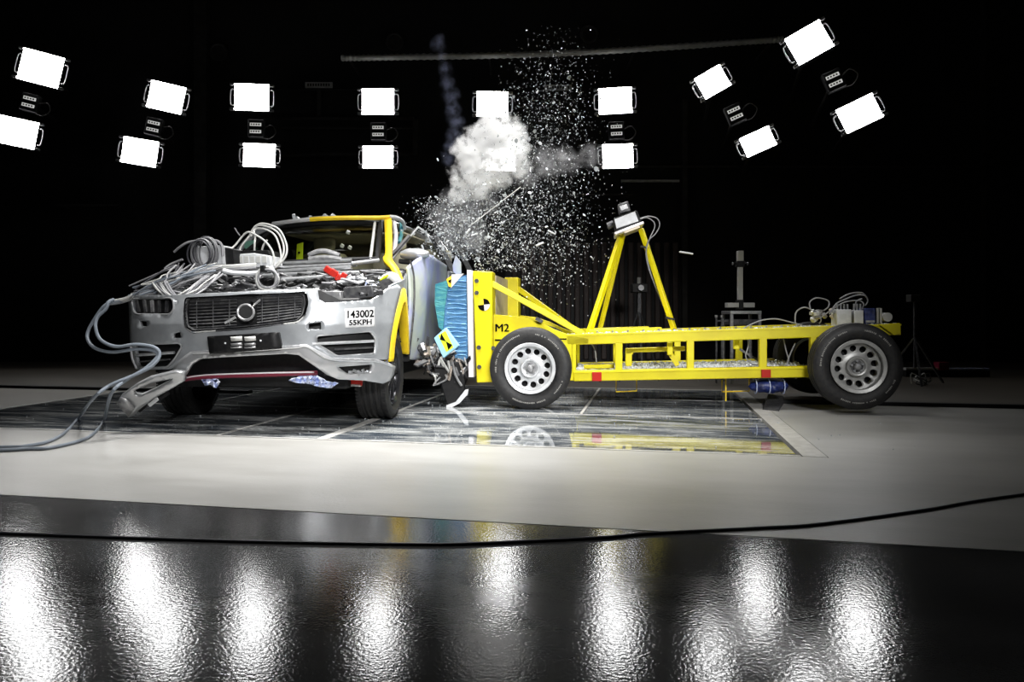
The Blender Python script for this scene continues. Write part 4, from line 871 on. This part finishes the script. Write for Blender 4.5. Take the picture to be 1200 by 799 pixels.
# big coil of cable
t = cthing('cable_coil', 'large upright coil of grey cable leaning on the white instrument box', 'cable coil', 'cable coils on the car')
for i in range(9):
    cx, cy = 234 + i * 1.2 + rnd.uniform(-2, 2), 297 + rnd.uniform(-2, 2); rx, ry = rnd.uniform(9, 14.5), rnd.uniform(14, 18.5); y0 = -.3 + i * .014
    MB().tube([A(cx + rx * math.cos(k * .2618), cy + ry * math.sin(k * .2618), y=y0 + .03 * math.sin(k * .26)) for k in range(24)], .0072, 7, closed=True).build('turn', 'cgrey' if i % 3 else 'cdark', t)
ctube(t, [(204, 295.5, -.3), (210, 290, -.3), (220, 284, -.28), (232, 282, -.25)], .0095, 'cgrey', name='loose_end'); ctube(t, [(193, 315, -.35), (198, 311, -.33), (206, 307, -.3), (214, 304, -.3)], .0095, 'cgrey', name='loose_end')
t = cthing('cable_coil', 'small tight ring of pale cable hung over the radiator bar', 'cable coil', 'cable coils on the car')
for i in range(7):
    rx, ry = rnd.uniform(10.5, 14), rnd.uniform(10, 14); cx, cy = 313 + rnd.uniform(-1, 1), 327 + rnd.uniform(-1, 1)
    MB().tube([A(cx + rx * math.cos(k * .2618), cy + ry * math.sin(k * .2618), y=-.62 + i * .012) for k in range(24)], .0085, 7, closed=True).build('turn', 'clight' if i % 2 else 'cgrey', t)
MB().cbox(A(309, 315, y=-.62), (.03, .06, .05), (0, 0, 0)).build('tie', 'black', t)
t = cthing('cable_loops', 'tall pale cable loops rising before the windscreen from the junction box', 'cable coil', 'cable coils on the car')
for L in ([(318, 314, .1), (326, 308, .1), (332, 298, .12), (332, 286, .14), (326, 273, .15), (315, 266, .15), (303, 264, .15), (296, 269, .15), (292, 277, .14), (282, 290, .1), (281, 300, .05)],
          [(322, 314, .1), (331, 306, .1), (336, 296, .12), (335, 284, .14), (328, 270, .15), (318, 264, .15), (306, 262, .15), (298, 266, .15)],
          [(316, 316, .05), (321, 306, .05), (319, 294, .05), (311, 283, .06), (301, 276, .07), (291, 272, .08), (284, 277, .08), (276, 287, .05), (270, 292, .0)],
          [(320, 315, .1), (328, 309, .1), (329, 296, .12), (323, 277, .14), (312, 269, .15), (300, 268, .15), (294, 277, .12)],
          [(298, 297, .05), (298.5, 285, .05), (299, 278, .08), (297, 270, .1)], [(307, 293, .1), (309, 287, .1), (313, 281, .1)]):
    ctube(t, L, .0085, 'clight')
ctube(t, [(275, 267, .3), (278, 272, .3), (281, 276, .3)], .006, 'cgrey', name='aerial')
t = cthing('wiring_loom', 'thick tangle of grey wires spilling over the left headlamp pocket of the car', 'cables')
for i in range(46):
    y0 = -.45 + rnd.uniform(-.12, .2); f = rnd.random()
    s0 = (rnd.uniform(205, 262), rnd.uniform(308, 322)); e0 = (rnd.uniform(150, 196), rnd.uniform(333, 349))
    m1 = (s0[0] * .66 + e0[0] * .34 + rnd.uniform(-6, 6), s0[1] * .66 + e0[1] * .34 + rnd.uniform(-4, 5)); m2 = (s0[0] * .33 + e0[0] * .67 + rnd.uniform(-6, 6), s0[1] * .33 + e0[1] * .67 + rnd.uniform(-5, 5))
    ctube(t, [(*s0, y0 + .1), (*m1, y0), (*m2, y0 - .05), (*e0, y0 - .1)], rnd.uniform(.005, .008), rnd.choice(['cgrey', 'cgrey', 'clight', 'cdark', 'cdark', 'cblue']), 5, 'wire')
for i in range(13):
    y0 = -.80 + rnd.uniform(-.02, .05); x = 176 + i * 1.6; q = i * .9
    ctube(t, [(x, 331 + rnd.uniform(-2, 2), y0 + .2), (x + 9, 341 + q * .3, y0 + .03), (x + 22, 347.5 + q * .2, y0), (x + 36, 345 + rnd.uniform(-2, 2), y0), (x + 50, 335 + rnd.uniform(-4, 2), y0 + .1), (x + 66, 323 + rnd.uniform(-4, 2), y0 + .3)], rnd.uniform(.005, .008), rnd.choice(['cgrey', 'clight', 'cdark', 'cgrey']), 6, 'wire')
for i in range(6):
    ctube(t, [(200 + i * 3, 330 + i, -.5), (220 + i * 2, 322 + i, -.45), (245, 313 + i * 1.5, -.35), (275, 311 + i, -.3), (300, 309 + i, -.2)], .010, 'clight' if i < 3 else 'cgrey', 5, 'wire')
t = cthing('wiring_tail', 'bundle of wires reaching out left from the loom above the headlamp pocket', 'cables')
for i in range(6): ctube(t, [(200, 322 + i * 2, -.5), (176, 333 + i, -.52), (160, 344 + i * .7, -.55), (148, 350 + i * .6, -.6), (138, 353 + i * .5, -.62), (126, 355 + i * .4, -.65)], .008, 'cgrey' if i % 2 else 'cblue', 5, 'wire')
MB().tube(smooth([A(a, b, y=-.6) for a, b in ((156, 347), (146, 351.5), (134, 354))], 4), .022, 8).build('pale_sleeve', 'clight', t)
def ground_cable(name, label, L, r, m_, group=None):    # px, py, distance or None for on the floor
    t = thing(name, label, 'cable', loc=(0, 0, 0), group=group); P = []
    for a, b, d in L: P.append(HALL.wor(HALL.at(a, b, z=r)) if d is None else CAMF.wor(CAMF.at(a, b, y=d)))
    MB().tube(smooth(P, 8), r, 8).build('cable', m_, t); return t
ground_cable('trailing_cable', 'grey cable looping left of the car and down to the floor, outer one of two', [(132, 353, 5.35), (124, 357, 5.3), (116, 366, 5.28), (104, 386, 5.25), (103, 398, 5.22), (112, 408, 5.2), (132, 412.5, 5.2), (160, 409, 5.2), (180, 411, 5.2), (184, 418, 5.2), (170, 432, 5.15), (148, 445, 5.1), (130, 462, 5.0), (122, 492, None), (104, 512, None), (62, 524, None), (30, 526, None), (-40, 529, None), (-500, 545, None)], .012, 'cblue', 'cables trailing left of the car')
ground_cable('trailing_cable', 'grey cable looping left of the car and down to the floor, inner one of two', [(133, 351, 5.35), (127, 354, 5.3), (124, 362, 5.28), (114, 372, 5.25), (112, 384, 5.22), (118, 398, 5.2), (136, 406, 5.2), (160, 403.5, 5.2), (181, 407, 5.2), (187, 416, 5.2), (178, 429, 5.15), (156, 440, 5.1), (128, 452, 5.0), (108, 468, 4.98), (92, 490, None), (70, 511, None), (34, 522, None), (-40, 525, None), (-500, 538, None)], .012, 'cblue', 'cables trailing left of the car')
ctubeT = thing('hanging_wire', 'thin pale wire hanging beside the left vent of the car', 'cable', CAR); ctube(ctubeT, [(153, 405, -.85), (155, 420, -.85), (160, 432, -.85)], .008, 'cgrey')
ground_cable('floor_cable', 'thin black cable lying across the whole foreground floor and rising to the right', [(-500, 606, None), (-40, 623, None), (120, 629, None), (300, 634.5, None), (480, 637.5, None), (560, 636.5, None), (700, 630, None), (760, 625, None), (880, 619, None), (960, 614, None), (1080, 598, None), (1240, 574, None), (1700, 520, None)], .006, 'cdark')

# ============================================================ BEHIND THE TROLLEY
def F(a, b, d): return CAMF.at(a, b, y=d)
def cam_thing(name, label, cat, px, d, group=None):
    p = CAMF.at(px, 400, y=d); p.z = 0; t = thing(name, label, cat, loc=CAMF.wor(p), group=group); t.rotation_euler.z = TH
    return t, p
def cl(p, a, b, d):                              # pixel at distance d, in the axes of a thing standing at p
    q = CAMF.at(a, b, y=d); return V((q.x - p.x, q.y - p.y, q.z))
D = 9.2
t, p = cam_thing('test_stand', 'grey steel stand on legs behind the yellow trolley frame', 'stand', 872, D)
a, b = cl(p, 856, 366, D), cl(p, 892.5, 366, D)
MB().box((a.x, -.0, a.z - .02), (b.x, .4, a.z + .02)).build('table_top', 'alu', t, bevel=.004)
a2 = cl(p, 856, 376, D); MB().box((a.x + .02, .01, a2.z - .05), (b.x - .04, .38, a2.z + .02)).build('shelf', 'dark', t)
for x in (a.x + .02, b.x - .02):
    for y in (.02, .38): MB().bar((x, y, 0), (x, y, a.z - .02), .035, .035, up=(1, 0, 0)).build('leg', 'mid', t)
for x in (842, 848.5):
    q = cl(p, x, 372, D); MB().bar((q.x, .1, 0), (q.x, .1, q.z), .02, .02, up=(1, 0, 0)).build('side_post', 'dark', t); MB().cyl((q.x, .1, q.z), (q.x, .1, q.z + .03), .02, 10).build('post_cap', 'mid', t)
MB().bar((cl(p, 842, 376, D).x, .1, cl(p, 842, 376, D).z), (a.x, .1, cl(p, 842, 376, D).z), .02, .02).build('side_rail', 'dark', t)
c_, p2 = cam_thing('impactor_column', 'upright grey column with black cross clamp on the stand behind the trolley', 'column', 871, D)
zt = cl(p2, 871, 364, D).z
def cx_(v): return cl(p2, v, 300, D).x
def cz_(v): return cl(p2, 871, v, D).z
MB().box((-.03 + 0, .1, cz_(352)), (.03, .16, cz_(312))).build('column', 'clight', c_, bevel=.004); MB().box((-.035, .09, cz_(305)), (.035, .17, cz_(293))).build('column_head', 'clight', c_, bevel=.004)
MB().box((-.05, .08, cz_(312)), (.05, .18, cz_(305))).build('clamp', 'black', c_, bevel=.006)
for s in (-1, 1):
    MB().cyl((s * .05, .13, cz_(308)), (s * .10, .13, cz_(308)), .012, 8).build('clamp_bar', 'black', c_); MB().cyl((s * .09, .13, cz_(308)), (s * .10, .13, cz_(308)), .02, 12).build('clamp_knob', 'mid', c_)
    MB().box((.03 * s if s > 0 else -.175, .08, cz_(360)), (.175 if s > 0 else -.03, .2, cz_(354.5))).build('weight', 'clight', c_, bevel=.004)
MB().box((-.04, .09, zt + .021 - .0), (.04, .19, cz_(351))).build('foot', 'black', c_)
# dim camera stand behind the mast
t, p = cam_thing('camera_stand', 'dim dark camera stand on three legs seen between the yellow mast legs', 'stand', 749, 11.5)
z_ = cl(p, 749, 345, 11.5).z
for k in range(3): MB().bar((0, 0, z_ - .25), (.35 * math.cos(k * 2.09 + .5), .35 * math.sin(k * 2.09 + .5), 0), .03, .03).build('leg', 'dark', t)
MB().bar((0, 0, z_ - .3), (0, 0, z_ + .04), .05, .05, up=(1, 0, 0)).build('pole', 'dark', t); MB().box((-.12, -.1, z_ + .03), (.12, .14, z_ + .17)).build('camera_body', 'wallf', t, bevel=.01); MB().cyl((0, -.1, z_ + .1), (0, -.18, z_ + .1), .045, 14).build('lens', 'mid', t)
MB().cyl((0, 0, z_ + .17), (0, 0, z_ + .27), .03, 12).build('beacon', 'wallp', t)
t, p = cam_thing('light_stand', 'dark thin tripod stand in shadow right of the rear trolley wheel', 'stand', 1072, 9.2)
z_ = cl(p, 1072, 350, 9.2).z
for k in range(3): MB().bar((0, 0, z_ * .55), (.42 * math.cos(k * 2.09 + .2), .42 * math.sin(k * 2.09 + .2), 0), .022, .022).build('leg', 'dark', t)
MB().bar((0, 0, .2), (0, 0, z_), .025, .025, up=(1, 0, 0)).build('pole', 'dark', t); MB().box((-.07, -.04, z_ - .04), (.05, .08, z_ + .05)).build('head', 'wallf', t, bevel=.006)
t, p = cam_thing('floor_rail', 'low pale rail with red block on the dark floor at right', 'rail', 1085, 10.2)
a, b, c = cl(p, 1062, 432, 10.2), cl(p, 1100, 432, 10.2), cl(p, 1106, 432, 10.2)
MB().box((a.x, 0, .0), (cl(p, 1160, 432, 10.2).x, .12, a.z - .02)).build('base', 'black', t); MB().box((a.x, .01, a.z - .02), (b.x, .1, a.z + .01)).build('pale_top', 'clight', t)
MB().box((b.x + .0, -.01, a.z - .02), (b.x + .14, .13, a.z + .09)).build('red_block', 'maroon', t, bevel=.005); MB().box((b.x + .15, .01, a.z - .02), (cl(p, 1160, 432, 10.2).x, .1, a.z + .005)).build('violet_hose', 'purple', t)
t, p = cam_thing('cable_clump', 'small clump of pale wire on the dark floor right of the rear wheel', 'wire', 1080, 8.9); c0 = cl(p, 1080, 446, 8.9)
for i in range(6): MB().tube(smooth([V((rnd.uniform(-.1, .1), rnd.uniform(-.06, .06), rnd.uniform(.008, .16))) for _ in range(5)], 4), .007, 6).build('wire', 'clight' if i % 2 else 'dark', t)
# small wedge where the rail meets the pit
W_ = [HALL.at(a, b, z=0) for a, b in ((893, 481), (912, 483), (918, 474), (900, 471))]
t = thing('rail_stop', 'small dark metal wedge on the floor at the right end of the glass pit', 'wedge', loc=(0, 0, 0))
q0, q1, q2, q3 = W_; MB().add([q0, q1, q2, q3, q3 + V((0, 0, .085)), q2 + V((0, 0, .085))], [(0, 3, 2, 1), (0, 1, 5, 4), (2, 3, 4, 5), (0, 4, 3), (1, 2, 5)]).build('wedge', 'dark', t, bevel=.004)
MB().bar(q0 + V((0, 0, .004)), q1 + V((0, 0, .004)), .02, .006).build('edge_strip', 'strip', t)

# ============================================================ FLYING BITS
def big(name, label, cat, a, b, d0, d1, r, m_='shard'):
    t = thing(name, label, cat, loc=(0, 0, 0)); MB().bar(CAMF.wor(CAMF.at(*a, y=d0)), CAMF.wor(CAMF.at(*b, y=d1)), r, r * .5).build('piece', m_, t, bevel=r * .12)
big('flying_rod', 'long thin pale rod flying up out of the crash above the blue block', 'rod', (549, 266), (610, 219), 7.1, 7.3, .016, 'clight')
big('flying_capsule', 'bright white sliver hanging in the dark right of the tripod mast', 'fragment', (796, 295), (812, 297.5), 7.6, 7.6, .032, 'white')
big('flying_tag', 'stubby white piece flying just left of the long pale rod', 'fragment', (546, 274), (551, 268), 6.9, 6.9, .03, 'white')
big('flying_tag', 'pale elongated piece flying just below the long pale rod', 'fragment', (552, 276), (560, 273.5), 6.9, 6.9, .026, 'white')
big('flying_sliver', 'white sliver flying right of the crash at the height of the tripod head', 'fragment', (642, 270), (651, 274.5), 7.1, 7.1, .03, 'white')
big('flying_chip', 'white chip flying above the second yellow post', 'fragment', (628, 288), (637, 284), 7.0, 7.0, .035, 'white')
def shard_shape(s, seed):
    r_ = random.Random(seed); n = r_.choice([4, 5, 5, 6]); ph = r_.random() * 6; st_ = r_.uniform(.35, 1)
    L = [(s * math.cos(ph + k * 2 * math.pi / n) * r_.uniform(.6, 1.1), s * st_ * math.sin(ph + k * 2 * math.pi / n) * r_.uniform(.6, 1.1)) for k in range(n)]
    return L
def cloud(r_):
    """a random place in the burst: (px, py, distance), thick near the door and thinning up and to the right"""
    while True:
        if r_.random() < .62:
            a, b = r_.gauss(590, 62), r_.gauss(262, 55)
            if b > 322 and a < 575: continue
        elif r_.random() < .55: a, b = r_.gauss(530, 32), r_.gauss(270, 30)
        else: a, b = r_.gauss(645, 38), r_.gauss(140, 52)
        if r_.random() > 1 / (1 + math.exp((488 - a) / 9)) or r_.random() > 1 / (1 + math.exp((a - 700) / 15)) or b < 30 or b > 372: continue
        if b > 305 and a < 556: continue
        if b > 318 and a < 612: continue
        if b > 335 and r_.random() < .6: continue
        if b < 230 and r_.random() > 1 / (1 + math.exp((535 + (230 - b) * .45 - a) / 9)): continue
        return a, b, 6.9 + abs(r_.gauss(0, .45)) * (1 if a > 520 else .6)
rs = random.Random(21); protos = []
for i in range(14):
    L = shard_shape(1, 100 + i); mb = MB(); mb.prism([(a, 0, b) for a, b in L], (0, .35, 0)); me = mb
    o = mb.build('glass_shard', 'shard', None, sharp=10); o['label'] = 'small pale shard of shattered glass flying out of the crash'; o['category'] = 'glass shard'; o['group'] = 'glass shards flying from the crash'
    protos.append(o)
cnt = 0
def place_shard(o, big_=True):
    a, b, d = cloud(rs); o.location = CAMF.wor(CAMF.at(a, b, y=d)); o.rotation_euler = (rs.random() * 6, rs.random() * 6, rs.random() * 6); s = (1.1 + rs.random() ** 2.2 * 2.6) * d / FPX; o.scale = (s, s * .6, s)
for i in range(300):
    o = protos[i] if i < 14 else protos[i % 14].copy()
    if i >= 14: COL.objects.link(o)
    place_shard(o)
mb = MB(); from_eul = __import__('mathutils').Euler
for i in range(11500):
    a, b, d = cloud(rs); c = CAMF.wor(CAMF.at(a, b, y=d)); s = (.28 + rs.random() ** 3 * .95) * d / FPX
    m_ = from_eul((rs.random() * 6, rs.random() * 6, rs.random() * 6)).to_matrix(); L = [V((s * x_, 0, s * z_)) for x_, z_ in ((-1, -.5), (.9, -.7), (.5, .8), (-.6, .6))]; e = V((0, s * .3, 0))
    mb.add([c + m_ @ p for p in L] + [c + m_ @ (V((0, 0, 0)) + e * 1.5)], ((3, 2, 1, 0), (0, 1, 4), (1, 2, 4), (2, 3, 4), (3, 0, 4)))
o = mb.build('glass_spray', 'shard', None, sharp=10); tag(o, 'fine spray of glass crumbs in the air between the smoke and the trolley', 'glass crumbs', kind='stuff')
mb = MB()
for i in range(330):                             # crumbs already on the floor
    x, y = rs.gauss(-1.6, 1.6), rs.gauss(6.0, .9); s = .002 + .006 * rs.random() ** 3
    if y < 4.8 or y > 9 or abs(x + 2) > 4.5: continue
    mb.cbox((x, y, s * .5 + .002), (s * 2, s * 1.2, s), (0, 0, rs.random() * 180))
tag(mb.build('floor_crumbs', 'shard', None, sharp=10), 'fine glass crumbs scattered over the glass pit cover', 'glass crumbs', kind='stuff')

# ============================================================ SMOKE
def smoke(name, label, blobs, d, dens, col, scale, soft, wob, aniso=.35):
    """each puff is a soft ball of density whose edge is torn by noise; the mesh is only the volume's bound"""
    bm = bmesh.new(); cs = []
    for a, b, r, dd in blobs:
        c = CAMF.wor(CAMF.at(a, b, y=d + dd)); cs.append((c, r / FPX * d)); bmesh.ops.create_icosphere(bm, subdivisions=2, radius=r / FPX * d * 1.45 + wob, matrix=Matrix.Translation(c))
    me = bpy.data.meshes.new(name); bm.to_mesh(me); bm.free()
    o = bpy.data.objects.new(name, me); COL.objects.link(o)
    rm = o.modifiers.new('remesh', 'REMESH'); rm.mode = 'VOXEL'; rm.voxel_size = .05
    m = bpy.data.materials.new(name); m.use_nodes = True; nt = m.node_tree; nt.nodes.remove(nt.nodes['Principled BSDF']); N = nt.nodes.new; L = nt.links.new
    pv = N('ShaderNodeVolumePrincipled'); pv.inputs['Color'].default_value = (*col, 1); pv.inputs['Anisotropy'].default_value = aniso
    tc = N('ShaderNodeTexCoord')
    def nz(sc_, det):
        n = N('ShaderNodeTexNoise'); n.inputs['Scale'].default_value = sc_; n.inputs['Detail'].default_value = det; n.inputs['Roughness'].default_value = .6; L(tc.outputs['Object'], n.inputs['Vector']); return n
    n1 = nz(scale, 4); sb = N('ShaderNodeVectorMath'); sb.operation = 'SUBTRACT'; L(n1.outputs['Color'], sb.inputs[0]); sb.inputs[1].default_value = (.5, .5, .5)
    ma = N('ShaderNodeVectorMath'); ma.operation = 'MULTIPLY_ADD'; L(sb.outputs[0], ma.inputs[0]); ma.inputs[1].default_value = (wob * 2.4,) * 3; L(tc.outputs['Object'], ma.inputs[2])
    prev = None
    for c, r in cs:
        ds = N('ShaderNodeVectorMath'); ds.operation = 'DISTANCE'; L(ma.outputs[0], ds.inputs[0]); ds.inputs[1].default_value = c
        q = N('ShaderNodeMapRange'); q.inputs['From Min'].default_value = r * 1.12; q.inputs['From Max'].default_value = r * (1.12 - soft); L(ds.outputs['Value'], q.inputs[0])
        if prev is None: prev = q
        else:
            mx = N('ShaderNodeMath'); mx.operation = 'MAXIMUM'; L(prev.outputs[0], mx.inputs[0]); L(q.outputs[0], mx.inputs[1]); prev = mx
    n2 = nz(scale * 2.2, 3); mr = N('ShaderNodeMapRange'); mr.inputs['From Min'].default_value = .40; mr.inputs['From Max'].default_value = .62; mr.inputs['To Min'].default_value = .15; mr.inputs['To Max'].default_value = dens
    L(n2.outputs[0], mr.inputs[0]); mu = N('ShaderNodeMath'); mu.operation = 'MULTIPLY'; L(prev.outputs[0], mu.inputs[0]); L(mr.outputs[0], mu.inputs[1])
    L(mu.outputs[0], pv.inputs['Density']); L(pv.outputs[0], nt.nodes['Material Output'].inputs['Volume'])
    me.materials.append(m); tag(o, label, 'smoke', kind='stuff'); return o
smoke('smoke_cloud', 'dense white smoke cloud over the crash in front of the fifth lamp pair', [(580, 150, 20, 0), (600, 158, 18, .05), (562, 160, 17, 0), (548, 178, 18, 0), (572, 178, 24, .1), (598, 180, 22, 0), (556, 198, 20, 0), (580, 202, 20, .05), (542, 212, 15, 0), (560, 220, 15, 0), (536, 228, 12, 0), (608, 192, 14, 0)], 7.4, 34, (1, 1, 1), 6, .5, .13, .3)
smoke('smoke_haze', 'thin grey smoke drifting down from the white cloud to the car door', [(530, 238, 18, 0), (552, 238, 20, 0), (520, 254, 18, 0), (545, 256, 24, 0), (572, 240, 16, 0), (528, 274, 22, 0), (552, 278, 22, 0), (640, 190, 20, 0), (664, 188, 18, 0), (690, 184, 15, 0), (618, 205, 16, 0)], 7.5, 3.2, (.93, .93, .96), 5, 1.0, .10)
smoke('smoke_plume', 'thin bluish smoke plume rising left of the white cloud', [(513, 50, 10, 0), (519, 66, 6, 0), (522, 82, 8, 0), (524, 98, 10, 0), (529, 113, 11, 0), (531, 128, 11, 0), (535, 143, 11, 0), (532, 158, 10, 0), (529, 172, 9, 0), (524, 186, 9, 0)], 7.6, 2.6, (.55, .6, .85), 7, 1.0, .06)
